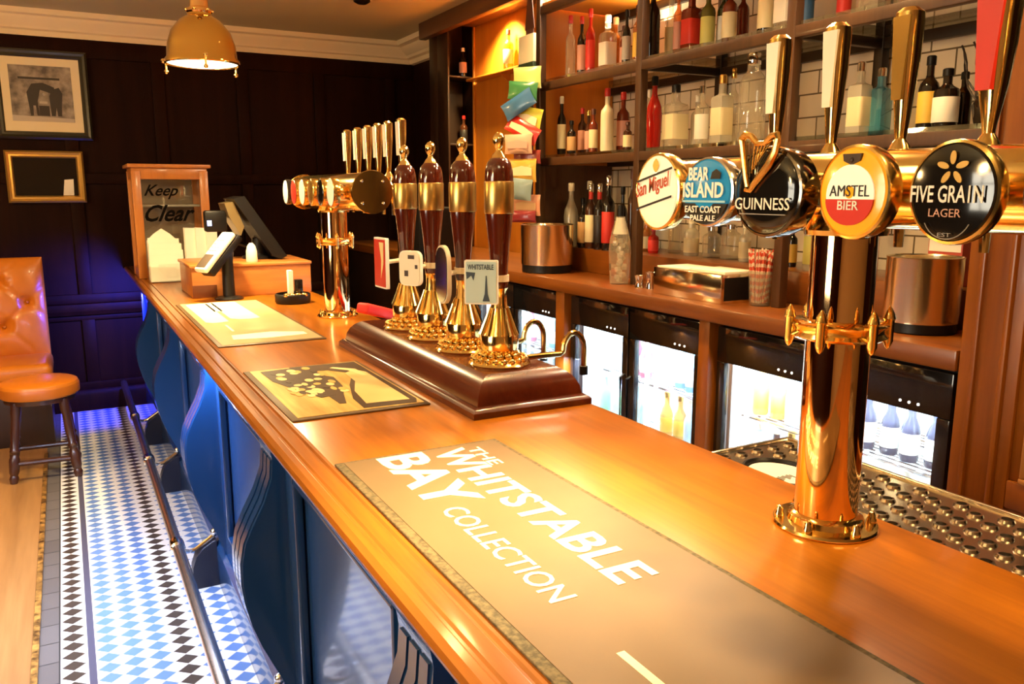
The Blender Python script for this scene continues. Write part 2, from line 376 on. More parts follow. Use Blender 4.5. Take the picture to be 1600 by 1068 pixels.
# ------------------------------------------------------------------ bar counter
CT = 1.10
bt = thing('bar_countertop', (0.80, 3.2, 1.055), 'long varnished orange oak bar top running from the foreground to the far wall', 'bar top')
m = MB(); m.box(0.455, 1.225, -0.9, 6.95, 1.055, CT, 0.004); m.build('top_board', BAR, bt)
prof = [(0.455, 1.100), (0.449, 1.0995), (0.445, 1.0955), (0.441, 1.0955), (0.437, 1.0995), (0.424, 1.0998), (0.413, 1.0995), (0.409, 1.096), (0.404, 1.096),
        (0.401, 1.098), (0.388, 1.098), (0.378, 1.092), (0.374, 1.083), (0.377, 1.074), (0.384, 1.070), (0.386, 1.064), (0.394, 1.056), (0.41, 1.050), (0.455, 1.050)]
m = MB(); m.prism(prof, -0.9, 6.95, 'Y'); m.build('moulded_edge', BARE, bt, 25)
bf = thing('bar_counter', (0.6, 3.2, 0), 'dark blue panelled bar counter with scroll brackets below the oak top', 'bar counter')
m = MB(); m.box(0.495, 0.60, -0.9, 6.95, 0.0, 1.05); m.box(0.60, 1.20, -0.9, -0.85, 0, 1.05)
m.build('carcass', BLUEP2, bf)
m = MB(); m.box(1.15, 1.20, -0.9, 6.95, 0.0, 1.05); m.build('rear_panel', PILW, bf)
m = MB(); m.box(0.455, 0.495, -0.9, 6.95, 0.0, 0.17, 0.004); m.prism([(0.455, 0.17), (0.470, 0.195), (0.495, 0.20), (0.495, 0.17)], -0.9, 6.95, 'Y'); m.build('skirting', BLUEP, bf)
YC = [0.0, 1.14, 2.25, 3.42, 4.63, 5.78]
sc = [(0.495, 1.045), (0.405, 1.045), (0.408, 1.02), (0.432, 1.00), (0.440, 0.95), (0.436, 0.90), (0.412, 0.835), (0.380, 0.775), (0.357, 0.725), (0.346, 0.67), (0.345, 0.61),
      (0.352, 0.55), (0.368, 0.48), (0.392, 0.41), (0.420, 0.345), (0.445, 0.29), (0.462, 0.23), (0.470, 0.17), (0.495, 0.17)]
for y in YC:
    cb = MB(); cb.prism(sc, y-0.075, y+0.075, 'Y')
    c = cb.build('scroll_bracket', BLUEP, bf, 50)
    g = MB()
    rib = [(px-0.004, pz) for px, pz in sc[4:17]]+[(px+0.01, pz) for px, pz in sc[4:17][::-1]]
    for dy in (-0.045, 0, 0.045): g.prism(rib, y+dy-0.017, y+dy+0.017, 'Y')
    g.build('fluting', BLUEP, c, 50)
for a, bb in zip([-0.9]+YC, YC+[6.95]):
    y0, y1 = a+0.075, bb-0.075
    if y1-y0 < 0.3: continue
    m = MB()
    for (u0, u1, z0, z1) in ((y0, y1, 0.93, 1.045), (y0, y1, 0.20, 0.30), (y0, y0+0.10, 0.30, 0.93), (y1-0.10, y1, 0.30, 0.93)): m.box(0.472, 0.495, u0, u1, z0, z1, 0.003)
    p = m.build('panel_frame', BLUEP2, bf)
    m = MB(); e = 0.018
    u0, u1 = y0+0.10, y1-0.10
    for (a0, a1, z0, z1) in ((u0, u1, 0.93-e, 0.93), (u0, u1, 0.30, 0.30+e), (u0, u0+e, 0.30, 0.93), (u1-e, u1, 0.30, 0.93)): m.box(0.465, 0.490, a0, a1, z0, z1, 0.006)
    m.build('moulding', BLUEP, p)
# assumed LED strip, hidden under the counter lip
m = MB(); m.box(0.438, 0.446, 0.6, 5.9, 1.0455, 1.0495); tag(m.build('assumed_led_strip', emit('led_glow', (0.6, 0.75, 1.0), 4)), 'assumed thin cold white light strip tucked under the bar top overhang', 'light strip')
# foot rail on its brackets
fr = thing('foot_rail', (0.30, 3.2, 0), 'polished metal foot rail running along the tiled floor beside the blue bar front', 'foot rail')
RX, RZ = 0.302, 0.20
m = MB(); m.tube([(RX, -0.8, RZ), (RX, 6.9, RZ)], 0.0235, 16); m.build('rail', plain('tarnished_brass_rail', (0.85, 0.74, 0.60), 0.26, 1.0), fr)
for y in [0.0, 1.15, 2.3, 3.52, 4.80, 5.80]:
    m = MB(); m.lathe([(0.0235, -0.035), (0.030, -0.03), (0.031, 0), (0.030, 0.03), (0.0235, 0.035)], (RX, y, RZ), 16, 'Y'); m.build('rail_collar', CHROME, fr)
    m = MB(); m.tube([(RX, y, RZ-0.02), (0.345, y, 0.165), (0.375, y, 0.17), (0.43, y, 0.205), (0.46, y, 0.225)], 0.009, 8); m.ball((0.452, y, 0.232), 0.017); m.build('rail_arm', CHROME, fr)
    m = MB(); m.prism([(0.36, 0.0), (0.352, 0.05), (0.356, 0.10), (0.372, 0.145), (0.40, 0.175), (0.44, 0.20), (0.456, 0.205), (0.456, 0.0)], y-0.03, y+0.03, 'Y'); m.build('rail_foot', plain('dark_iron', (0.012, 0.014, 0.03), 0.35, 0.2), fr)

# ------------------------------------------------------------------ bar runners on the counter
RUN = stain_mat('brown_runner_rubber', (0.155, 0.098, 0.050), (0.18, 0.116, 0.060), 4, 0.42)
RIM = stain_mat('speckled_runner_rim', (0.06, 0.045, 0.02), (0.17, 0.125, 0.06), 120, 0.6)
CREAM = plain('cream_ink', (0.95, 0.88, 0.66), 0.5)
def runner(x0, x1, y0, y1, label, body, rim):
    t = thing('bar_runner', ((x0+x1)/2, (y0+y1)/2, CT), label, 'bar runner', 'bar runners on the oak counter')
    m = MB(); m.box(x0, x1, y0, y1, CT, CT+0.005, 0.002); m.build('rim', rim, t)
    m = MB(); m.box(x0+0.018, x1-0.012, y0+0.018, y1-0.012, CT+0.004, CT+0.0062); m.build('printed_face', body, t)
    return t
TZ = CT+0.0066
ra = runner(0.457, 0.838, 0.20, 1.63, 'longest brown bar runner in the foreground with large cream lettering', RUN, RIM)
dn, rt = (0, -1, 0), (1, 0, 0)
text('THE', (0.742, 1.585, TZ), dn, rt, 0.125, 0.030, CREAM, ra, 'lettering', bold=0.01)
text('WHITSTABLE', (0.662, 1.60, TZ), dn, rt, 0.70, 0.078, CREAM, ra, 'lettering', bold=0.022)
text('BAY', (0.542, 1.612, TZ), dn, rt, 0.315, 0.105, CREAM, ra, 'lettering', bold=0.028)
text('COLLECTION', (0.548, 1.285, TZ), dn, rt, 0.385, 0.046, CREAM, ra, 'lettering', bold=0.008)
m = MB(); m.box(0.556, 0.568, 0.60, 0.755, TZ-0.0004, TZ+0.0004); m.build('printed_line', CREAM, ra)
rb = runner(0.459, 0.832, 1.998, 2.642, 'square picture bar runner with a dark swirl on wood grain beside the pump box', wood('printed_plank', (0.42, 0.20, 0.03), (0.85, 0.66, 0.24), 'Y', 1.6, 0.4, 0.1, 5), plain('dark_runner_rim', (0.10, 0.055, 0.02), 0.5))
INK = plain('dark_brown_ink', (0.045, 0.022, 0.010), 0.45); GOLDINK = plain('gold_ink', (0.60, 0.40, 0.10), 0.5); PALEINK = plain('pale_gold_ink', (0.75, 0.62, 0.30), 0.5)
def blob(pts, z, mat, parent, name):
    m = MB(); m.prism(pts, z, z+0.0006, 'Z'); return m.build(name, mat, parent)
def ell(cx, cy, rx, ry, n=24, a0=0): return [(cx+rx*math.cos(a0+2*PI*i/n), cy+ry*math.sin(a0+2*PI*i/n)) for i in range(n)]
def band(pts, w):
    L, Rr = [], []
    for i, p in enumerate(pts):
        a, b = Vector(pts[max(i-1, 0)]), Vector(pts[min(i+1, len(pts)-1)]); d = (b-a).normalized(); nn = Vector((-d.y, d.x)); ww = w*math.sin(PI*(i+0.6)/(len(pts)+0.2))
        L.append(tuple(Vector(p)+nn*ww)); Rr.append(tuple(Vector(p)-nn*ww))
    return L+Rr[::-1]
blob([(0.80, 2.02), (0.815, 2.06), (0.815, 2.62), (0.60, 2.625), (0.62, 2.55), (0.70, 2.53), (0.755, 2.45), (0.70, 2.30), (0.66, 2.14), (0.655, 2.03)], TZ-0.0002, INK, rb, 'printed_swirl')
blob([(0.795, 2.06), (0.80, 2.45), (0.775, 2.50), (0.735, 2.46), (0.73, 2.34), (0.69, 2.22), (0.675, 2.07)], TZ+0.0003, plain('tan_ink', (0.74, 0.52, 0.22), 0.45), rb, 'printed_glass')
blob(band([(0.55, 2.58), (0.62, 2.50), (0.66, 2.42), (0.65, 2.30), (0.63, 2.2), (0.62, 2.1)], 0.03), TZ+0.0002, INK, rb, 'printed_stem')
blob([(0.505, 2.60), (0.63, 2.615), (0.665, 2.50), (0.665, 2.33), (0.63, 2.20), (0.585, 2.19), (0.55, 2.30), (0.51, 2.45)], TZ+0.00035, INK, rb, 'printed_ground')
for i in range(46):
    cx, cy = 0.53+random.random()*0.14, 2.22+random.random()*0.37
    blob(ell(cx, cy, 0.008+0.006*random.random(), 0.014+0.010*random.random(), 9, random.random()), TZ+0.0005+0.00002*i, [PALEINK, PALEINK, GOLDINK, INK][i % 4], rb, 'printed_leaf')
blob(band([(0.72, 2.56), (0.77, 2.50), (0.78, 2.40)], 0.014), TZ+0.0006, PALEINK, rb, 'printed_ribbon')
rc = runner(0.46, 0.865, 3.12, 4.42, 'far cream and tan bar runner in front of the card reader', stain_mat('tan_runner', (0.52, 0.38, 0.20), (0.58, 0.43, 0.24), 3, 0.3), plain('dark_runner_rim', (0.10, 0.055, 0.02), 0.5))
blob([(0.50, 4.36), (0.565, 4.38), (0.60, 4.36), (0.60, 3.72), (0.565, 3.70), (0.53, 3.70), (0.505, 3.73)], TZ, CREAM, rc, 'printed_block')
blob([(0.62, 4.40), (0.74, 4.38), (0.745, 3.77), (0.70, 3.75), (0.65, 3.76), (0.62, 3.80)], TZ, CREAM, rc, 'printed_block')
blob([(0.59, 4.38), (0.63, 4.38), (0.63, 4.05), (0.59, 4.05)], TZ, CREAM, rc, 'printed_block')
blob([(0.535, 3.24), (0.545, 3.34), (0.70, 3.36), (0.82, 3.30), (0.82, 3.24), (0.66, 3.22)], TZ, CREAM, rc, 'printed_block')
blob([(0.565, 3.62), (0.575, 3.62), (0.575, 3.44), (0.565, 3.44)], TZ, CREAM, rc, 'printed_line')

# ------------------------------------------------------------------ beer engine (hand pumps) on its mahogany box
pb = thing('hand_pump_box', (1.04, 2.38, CT), 'long mahogany hand pump plinth with moulded sides on the oak counter', 'pump box')
X0, X1, Y0, Y1 = 0.866, 1.222, 1.80, 2.96
def ogee_box(x0, x1, y0, y1, prof):
    """stack of mitred rectangles: (inset, z)"""
    m = MB(); rings = []
    for d, z in prof:
        rings.append([m.bm.verts.new(p) for p in ((x0+d, y0+d, z), (x1-d, y0+d, z), (x1-d, y1-d, z), (x0+d, y1-d, z))])
    fs = []
    for a, b in zip(rings, rings[1:]):
        for i in range(4): fs.append(m.bm.faces.new((a[i], a[(i+1) % 4], b[(i+1) % 4], b[i])))
    fs.append(m.bm.faces.new(rings[0][::-1])); fs.append(m.bm.faces.new(rings[-1]))
    m._fin([v for r in rings for v in r], fs); return m
ogee_box(X0, X1, Y0, Y1, [(0, CT), (0, CT+0.016), (0.006, CT+0.022), (0.012, CT+0.026), (0.020, CT+0.028)]).build('base_moulding', MAHOG, pb, 20)
ogee_box(X0, X1, Y0, Y1, [(0.020, CT+0.026), (0.024, CT+0.05), (0.034, CT+0.07), (0.048, CT+0.085), (0.064, CT+0.095), (0.070, CT+0.098)]).build('body', MAHOG, pb, 20)
PX = 1.03; PZ = CT+0.098
PY = [1.975, 2.205, 2.44, 2.665]
pdesc = ['nearest mahogany hand pump with brass band beside the pale blue clip', 'second nearest mahogany hand pump beside the black oval clip', 'third mahogany hand pump behind the cream clip', 'farthest mahogany hand pump behind the red clip']
for i, y in enumerate(PY):
    t = thing('hand_pump', (PX, y, PZ), pdesc[i], 'beer pump', 'hand pumps on the mahogany box')
    m = MB(); m.lathe([(0.083, PZ), (0.086, PZ+0.006), (0.080, PZ+0.012), (0.064, PZ+0.020), (0.052, PZ+0.024)], (PX, y, 0), 32)
    for k in range(20):
        a = 2*PI*k/20; m.ball((PX+0.073*math.cos(a), y+0.073*math.sin(a), PZ+0.018), 0.009, 8)
    for k in range(14):
        a = 2*PI*(k+.5)/14; m.ball((PX+0.052*math.cos(a), y+0.052*math.sin(a), PZ+0.027), 0.010, 8)
    m.build('flange', BRASS, t)
    m = MB(); m.lathe([(0.036, PZ+0.02), (0.050, PZ+0.036), (0.053, PZ+0.046), (0.053, PZ+0.078), (0.050, PZ+0.088), (0.042, PZ+0.104), (0.033, PZ+0.130), (0.025, PZ+0.155), (0.021, PZ+0.175), (0.021, PZ+0.205), (0.024, PZ+0.212)], (PX, y, 0), 28)
    for k in range(14):
        a = 2*PI*k/14
        m.tube([(PX+r*math.cos(a), y+r*math.sin(a), PZ+h) for r, h in ((0.052, 0.084), (0.044, 0.104), (0.035, 0.130), (0.026, 0.158))], [0.006, 0.0055, 0.004, 0.003], 6)
    m.build('bell', BRASS, t)
    m = MB(); m.lathe([(0.022, PZ+0.21), (0.025, PZ+0.225), (0.023, PZ+0.24), (0.024, PZ+0.27), (0.029, PZ+0.33), (0.035, PZ+0.385), (0.038, PZ+0.415), (0.0385, PZ+0.50), (0.037, PZ+0.525), (0.032, PZ+0.545), (0.022, PZ+0.557), (0.012, PZ+0.562)], (PX, y, 0), 28)
    m.build('handle', MAHOGZ, t)
    m = MB(); m.lathe([(0.0388, PZ+0.412), (0.0402, PZ+0.415), (0.0402, PZ+0.494), (0.0388, PZ+0.497)], (PX, y, 0), 28, cap=False); m.build('band', plain('satin_brass', (0.66, 0.42, 0.13), 0.3, 1.0), t)
    m = MB(); m.lathe([(0.021, PZ+0.557), (0.017, PZ+0.566), (0.009, PZ+0.575), (0.008, PZ+0.582), (0.012, PZ+0.588), (0.0165, PZ+0.600), (0.0155, PZ+0.612), (0.009, PZ+0.621), (0.003, PZ+0.624)], (PX, y, 0), 18); m.build('finial', BRASS, t)
    m = MB()                                                    # swan neck spout on the staff side
    sx = 1.225; pts = [(PX+0.05, y-0.02, PZ+0.014), (sx-0.01, y-0.02, PZ+0.014)]
    for k in range(9):
        a = PI*k/8; pts.append((sx+0.036-0.036*math.cos(a), y-0.02, PZ+0.02+0.052*math.sin(a)))
    pts.append((sx+0.072, y-0.02, PZ-0.03))
    m.tube(pts, 0.0085, 10); s_ = m.build('swan_neck', BRASS_OLD, t)
    m = MB(); m.lathe([(0.0125, PZ-0.055), (0.0125, PZ-0.03), (0.009, PZ-0.028)], (sx+0.072, y-0.02, 0), 12); m.build('sparkler', BLACK, s_)
# pump clips clamped on the necks of the pumps, each a plate on an arm
def clip(y, dx, z0, z1, w, ang, face, label, rnd=0.02, edge=None, dy=-0.02, th=0.012):
    t = thing('pump_clip', (PX+dx, y+dy, z0), label, 'pump clip', 'clips on the hand pumps')
    c = Vector((PX+dx, y+dy, (z0+z1)/2)); R = Matrix.Rotation(ang, 4, 'Z')
    h = (z1-z0)/2; pts = []
    for sx, sz, a in ((1, 1, 0), (-1, 1, 90), (-1, -1, 180), (1, -1, 270)):
        for k in range(5):
            q = math.radians(a+k*22.5); pts.append((sx*(w/2-rnd)+rnd*math.cos(q), sz*(h-rnd)+rnd*math.sin(q)))
    m = MB(); m.M = Matrix.Translation(c) @ R; m.prism(pts, 0, th, 'Y'); m.build('backing', edge or BLACK, t)
    m = MB(); m.M = Matrix.Translation(c) @ R; m.prism([(px*0.91, pz*0.93) for px, pz in pts], -0.002, 0.0005, 'Y'); f = m.build('face', face, t)
    m = MB(); m.tube([tuple(c+R.to_3x3() @ Vector((0, th*0.8, 0))), (PX, y, z0+0.55*(z1-z0))], 0.007, 8); m.cyl((PX, y, z0+0.55*(z1-z0)-0.009), 0.027, 0.018, 18); m.build('clamp', plain('ivory_clamp', (0.75, 0.65, 0.45), 0.4), t)
    return t, c, R
PALEB = plain('pale_blue_card', (0.42, 0.58, 0.60), 0.5); NAVY = plain('navy_ink', (0.03, 0.06, 0.10), 0.5)
t, c, R = clip(PY[0], -0.070, 1.372, 1.490, 0.090, math.radians(-36), PALEB, 'pale blue square pump clip with a dark tower picture on nearest hand pump', 0.004, plain('white_board', (0.75, 0.74, 0.66), 0.5), -0.03)
R3 = R.to_3x3(); rr, uu = R3 @ Vector((1, 0, 0)), Vector((0, 0, 1)); fo = c+R3 @ Vector((0, -0.0026, 0))
text('WHITSTABLE', fo-rr*0.036+uu*0.034, rr, uu, 0.070, 0.014, NAVY, t, 'lettering', ext=0.0004, bold=0.02)
m = MB(); m.M = Matrix.Translation(c) @ R; m.prism([(0.004, -0.05), (0.024, -0.05), (0.018, -0.03), (0.0155, 0.018), (0.013, 0.018), (0.010, -0.03)], -0.0032, -0.0022, 'Y'); m.prism([(-0.04, 0.028), (-0.015, 0.026), (-0.02, 0.005), (-0.026, 0.018), (-0.038, 0.008)], -0.0030, -0.0022, 'Y'); m.build('printed_tower', NAVY, t)
t, c, R = clip(PY[2], -0.085, 1.375, 1.485, 0.085, math.radians(-60), plain('cream_card', (0.80, 0.74, 0.58), 0.5), 'cream rounded pump clip with small dark marks on third hand pump', 0.02, PAPER, -0.02)
m = MB(); m.M = Matrix.Translation(c) @ R
for a, b_, w_, h_ in ((-0.005, 0.03, 0.024, 0.012), (-0.02, -0.025, 0.014, 0.018), (0.022, 0.0, 0.01, 0.012)): m.box(a, a+w_, -0.0032, -0.0018, b_, b_+h_)
m.build('printed_marks', INK, t)
t, c, R = clip(PY[1], -0.075, 1.345, 1.515, 0.11, math.radians(-95), BLACKG, 'tall black oval pump clip with cream rim seen edge on', 0.05, plain('cream_rim', (0.62, 0.55, 0.40), 0.5), -0.01)
t, c, R = clip(PY[3], -0.10, 1.345, 1.515, 0.105, math.radians(-88), plain('red_card', (0.55, 0.035, 0.02), 0.35), 'red pump clip with cream flash on the farthest hand pump', 0.005, WHITE, -0.01)
R3 = R.to_3x3()
m = MB(); m.M = Matrix.Translation(c) @ R; m.prism([(0.0, 0.07), (0.04, 0.07), (0.035, 0.0), (0.012, -0.05), (0.018, 0.01)], -0.003, -0.0018, 'Y'); m.build('printed_flash', PALEINK, t)
# ------------------------------------------------------------------ T-bar beer towers
def prism_lens(m, cx, cy, cz, ry, rz, x0, x1, seg=40):
    m.prism([(cy+ry*math.cos(2*PI*i/seg), cz+rz*math.sin(2*PI*i/seg)) for i in range(seg)], x0, x1, 'X')
def tower(cx, cy, ya, yb, R, label, cr=0.052, zc=1.672):
    t = thing('beer_tower', (cx, cy, CT), label, 'beer tower', 'brass T-bar beer towers')
    m = MB(); m.lathe([(cr+0.034, CT), (cr+0.036, CT+0.004), (cr+0.034, CT+0.008), (cr+0.012, CT+0.010), (cr+0.010, CT+0.02), (cr, CT+0.026)], (cx, cy, 0), 40); f = m.build('base_flange', BRASS, t)
    for k in range(6):
        a = 2*PI*k/6+0.35; p = (cx+(cr+0.024)*math.cos(a), cy+(cr+0.024)*math.sin(a))
        m = MB(); m.lathe([(0.0085, CT+0.008), (0.0085, CT+0.015), (0.0065, CT+0.018), (0.0065, CT+0.023), (0.004, CT+0.028), (0.001, CT+0.029)], (*p, 0), 12); m.build('dome_nut', BRASS, f)
    m = MB(); m.lathe([(cr, CT+0.02), (cr, zc-R*0.4)], (cx, cy, 0), 48); m.build('column', COPPER, t)
    z = 1.446
    m = MB(); m.lathe([(cr, z-0.018), (cr+0.020, z-0.016), (cr+0.026, z-0.011), (cr+0.020, z-0.004), (cr+0.021, z+0.002), (cr+0.026, z+0.008), (cr+0.020, z+0.013), (cr, z+0.016)], (cx, cy, 0), 40); f = m.build('collar', BRASS, t)
    for k in range(6):
        a = 2*PI*k/6+0.35; p = (cx+(cr+0.026)*math.cos(a), cy+(cr+0.026)*math.sin(a))
        m = MB(); m.lathe([(0.001, z-0.033), (0.005, z-0.029), (0.008, z-0.020), (0.008, z+0.014), (0.010, z+0.018), (0.008, z+0.026), (0.004, z+0.034), (0.001, z+0.038)], (*p, 0), 12); m.build('acorn_bolt', BRASS, f)
    m = MB(); m.lathe([(R-0.012, ya-0.012), (R-0.002, ya-0.010), (R, ya), (R, yb), (R-0.002, yb+0.010), (R-0.012, yb+0.012)], (cx, 0, zc), 44, 'Y'); m.build('barrel', BRASS, t)
    for e, s in ((ya, -1), (yb, 1)):
        m = MB(); ee = e+s*0.011
        m.lathe([(R+0.006, ee), (R+0.008, ee+s*0.004), (R+0.006, ee+s*0.010), (0.6*R, ee+s*0.012), (0.001, ee+s*0.012)], (cx, 0, zc), 44, 'Y'); c = m.build('end_cap', BRASS_OLD, t)
        for k in range(4):
            a = PI/4+k*PI/2
            m = MB(); m.ball((cx+0.78*R*math.cos(a), ee+s*0.012, zc+0.78*R*math.sin(a)), 0.006, 8); m.build('screw', CHROME, c)
    m = MB(); m.lathe([(cr+0.012, zc-R-0.012), (cr+0.014, zc-R-0.004), (cr+0.004, zc-R+0.02)], (cx, cy, 0), 40, cap=False); m.build('saddle', BRASS, t)
    return t
def tap(t, cx, y, R, hmat, face, zc=1.672, wide=0.021):
    """tap body on the staff side with its tall lever, all one part with a handle child"""
    hx = cx+0.16
    m = MB(); m.tube([(cx+R*0.9, y, zc+0.01), (hx-0.02, y, zc+0.012), (hx+0.012, y, zc+0.002), (hx+0.018, y, zc-0.04), (hx+0.018, y, zc-0.10)], [0.013, 0.014, 0.013, 0.010, 0.008], 10)
    m.lathe([(0.017, zc+0.0), (0.021, zc+0.012), (0.021, zc+0.03), (0.012, zc+0.042), (0.017, zc+0.052), (0.022, zc+0.062), (0.016, zc+0.075), (0.009, zc+0.086)], (hx, y, 0), 16)
    b = m.build('tap_body', BRASS, t)
    m = MB()                                                          # lever: square-ish tapered bar, wider at the top
    prof = [(0.008, zc+0.08), (0.010, zc+0.10), (wide*0.72, zc+0.16), (wide*0.92, zc+0.22), (wide, zc+0.275), (wide*0.97, zc+0.292), (wide*0.55, zc+0.300)]
    m.lathe(prof, (hx, y, 0), 20, sq=1.0); h = m.build('lever', hmat, b)
    if face:
        m = MB(); w = wide*0.78
        m.prism([(y-w*0.55, zc+0.15), (y+w*0.55, zc+0.15), (y+w, zc+0.285), (y-w, zc+0.285)], hx-wide*1.02, hx-wide*0.6, 'X'); m.build('lever_plate', face, h)
    return b
def badge(t, cx, y, R, ry, rz, face, rim, name='tap_badge', zc=1.668, deep=0.03, fx=1.0):
    m = MB(); prism_lens(m, 0, y, zc, ry*0.45, rz*0.45, fx+deep, cx-R*0.8); m.build('badge_stub', BRASS, t)
    m = MB()
    seg = 44
    m.M = Matrix.Translation((0, y, zc)) @ Matrix.Diagonal((1, 1, rz/ry, 1))
    m.lathe([(ry*0.80, fx+deep), (ry*0.97, fx+deep*0.9), (ry, fx+deep*0.6), (ry, fx+0.004), (ry*0.985, fx+0.0005), (ry*0.93, fx-0.001), (ry*0.92, fx+0.002)], (0, 0, 0), seg, 'X'); b = m.build(name, rim, t)
    m = MB(); m.M = Matrix.Translation((0, y, zc)) @ Matrix.Diagonal((1, 1, rz/ry, 1))
    m.lathe([(ry*0.93, fx+0.001), (ry*0.88, fx-0.0025), (ry*0.6, fx-0.006), (ry*0.3, fx-0.0075), (0.001, fx-0.008)], (0, 0, 0), seg, 'X'); m.build('badge_face', face, b)
    return b
CX, CY = 1.12, 0.925
tw = tower(CX, CY, 0.36, 1.385, 0.060, 'tall brass T-bar beer tower in the right foreground with round badges facing the customers')
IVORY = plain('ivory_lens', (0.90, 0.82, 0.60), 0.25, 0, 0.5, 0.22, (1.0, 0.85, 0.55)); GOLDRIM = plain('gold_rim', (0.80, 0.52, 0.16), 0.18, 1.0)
CHRIM = plain('steel_rim', (0.62, 0.58, 0.52), 0.15, 1.0); RED = plain('red_print', (0.62, 0.025, 0.012), 0.4); BLK = plain('black_print', (0.012, 0.010, 0.008), 0.4)
LETW = plain('white_print', (0.92, 0.88, 0.78), 0.4); BLACKLENS = plain('black_lens', (0.008, 0.007, 0.006), 0.10, 0, 0.6); GOLD = plain('gold_print', (0.75, 0.46, 0.12), 0.3, 0.6)
BADGES = {}
FX = 1.0-0.0088
LR, UP = (0, -1, 0), (0, 0, 1)
def bx(cy, cz): return (FX, cy, cz)
def surf(m, pts, x=FX, th=0.0012): m.prism(pts, x, x+th, 'X')
LEVER_W = plain('white_lever', (0.88, 0.85, 0.74), 0.25, 0, 0.5)
GOLDP = plain('gold_plate', (0.72, 0.42, 0.10), 0.2, 0.8)
# 1 ivory oval badge
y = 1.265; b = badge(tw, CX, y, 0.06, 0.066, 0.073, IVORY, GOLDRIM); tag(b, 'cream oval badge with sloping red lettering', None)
m = MB()
for zo in (0.030, -0.022): surf(m, [(y+0.052, 1.668+zo-0.013), (y-0.052, 1.668+zo+0.012), (y-0.052, 1.668+zo+0.016), (y+0.052, 1.668+zo-0.009)])
m.build('badge_lines', BLK, b)
sl = Vector((0, -1, 0.24)).normalized()
text('San Miguel', (FX, y+0.052, 1.648), sl, (0, 0.05, 1), 0.100, 0.036, plain('brick_red_print', (0.50, 0.07, 0.02), 0.4), b, 'badge_lettering', shear=0.1, bold=0.01)
m = MB(); surf(m, [(y-0.004+0.009*math.cos(a*PI/4), 1.717+0.010*math.sin(a*PI/4)*(1 if a % 2 else 1.3)) for a in range(8)]); m.build('badge_emblem', GOLD, b)
# 2 blue badge, black at the foot
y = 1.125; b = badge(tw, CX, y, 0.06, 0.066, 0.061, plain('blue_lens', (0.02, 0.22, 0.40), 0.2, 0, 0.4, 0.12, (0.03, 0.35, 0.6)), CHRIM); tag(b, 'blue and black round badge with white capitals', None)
m = MB(); surf(m, [(y-0.061*math.cos(a), 1.668-0.056*math.sin(a)) for a in [PI*(0.115+0.77*i/16) for i in range(17)]], FX+0.0022, 0.005); m.build('badge_foot', BLK, b)
text('BEAR', (FX, y+0.040, 1.688), LR, UP, 0.052, 0.023, LETW, b, 'badge_lettering', bold=0.03)
text('ISLAND', (FX, y+0.054, 1.658), LR, UP, 0.104, 0.027, LETW, b, 'badge_lettering', bold=0.03)
text('EAST COAST', (FX, y+0.047, 1.632), LR, UP, 0.092, 0.012, LETW, b, 'badge_lettering', bold=0.02)
text('PALE ALE', (FX, y+0.032, 1.618), LR, UP, 0.064, 0.010, LETW, b, 'badge_lettering', bold=0.02)
m = MB(); surf(m, [(y-0.016, 1.690), (y-0.040, 1.690), (y-0.042, 1.700), (y-0.030, 1.707), (y-0.020, 1.702)]); m.build('badge_emblem', BLK, b)
m = MB(); m.box(FX, FX+0.001, y-0.055, y+0.055, 1.650, 1.6535); m.build('badge_lines', plain('pale_blue_print', (0.35, 0.65, 0.75), 0.4), b)
# 3 black badge with a gold harp
y = 0.985; b = badge(tw, CX, y, 0.06, 0.074, 0.073, BLACKLENS, plain('dark_metal_rim', (0.16, 0.14, 0.12), 0.12, 1.0), deep=0.045); tag(b, 'black round badge with a raised gold harp', None)
text('GUINNESS', (FX, y+0.060, 1.640), LR, UP, 0.118, 0.019, LETW, b, 'badge_lettering', bold=0.004)
m = MB(); m.box(FX, FX+0.001, y-0.05, y+0.05, 1.632, 1.6335); m.build('badge_lines', plain('grey_print', (0.35, 0.33, 0.3), 0.5), b)
m = MB(); P3 = lambda a, c_: (FX-0.004, y+a, 1.668+c_)
m.tube([P3(0.048, 0.084), P3(0.045, 0.070), P3(0.040, 0.045), P3(0.034, 0.022), P3(0.030, 0.008)], [0.006, 0.005, 0.0045, 0.0045, 0.004], 8)
m.tube([P3(0.048, 0.084), P3(0.040, 0.092), P3(0.026, 0.088), P3(0.012, 0.076), P3(-0.004, 0.076), P3(-0.018, 0.086), P3(-0.028, 0.088), P3(-0.031, 0.080)], [0.006, 0.006, 0.0055, 0.005, 0.005, 0.006, 0.006, 0.004], 8)
m.tube([P3(-0.030, 0.082), P3(-0.026, 0.062), P3(-0.014, 0.042), P3(0.002, 0.026), P3(0.016, 0.012), P3(0.024, 0.002), P3(0.034, 0.004)], [0.005, 0.006, 0.0065, 0.006, 0.005, 0.004, 0.004], 8)
for k in range(7): m.tube([P3(0.036-0.009*k, 0.080), P3(0.031-0.0045*k, 0.018+0.006*k)], 0.0011, 5)
m.build('harp_emblem', plain('harp_gold', (0.85, 0.50, 0.14), 0.22, 1.0), b)
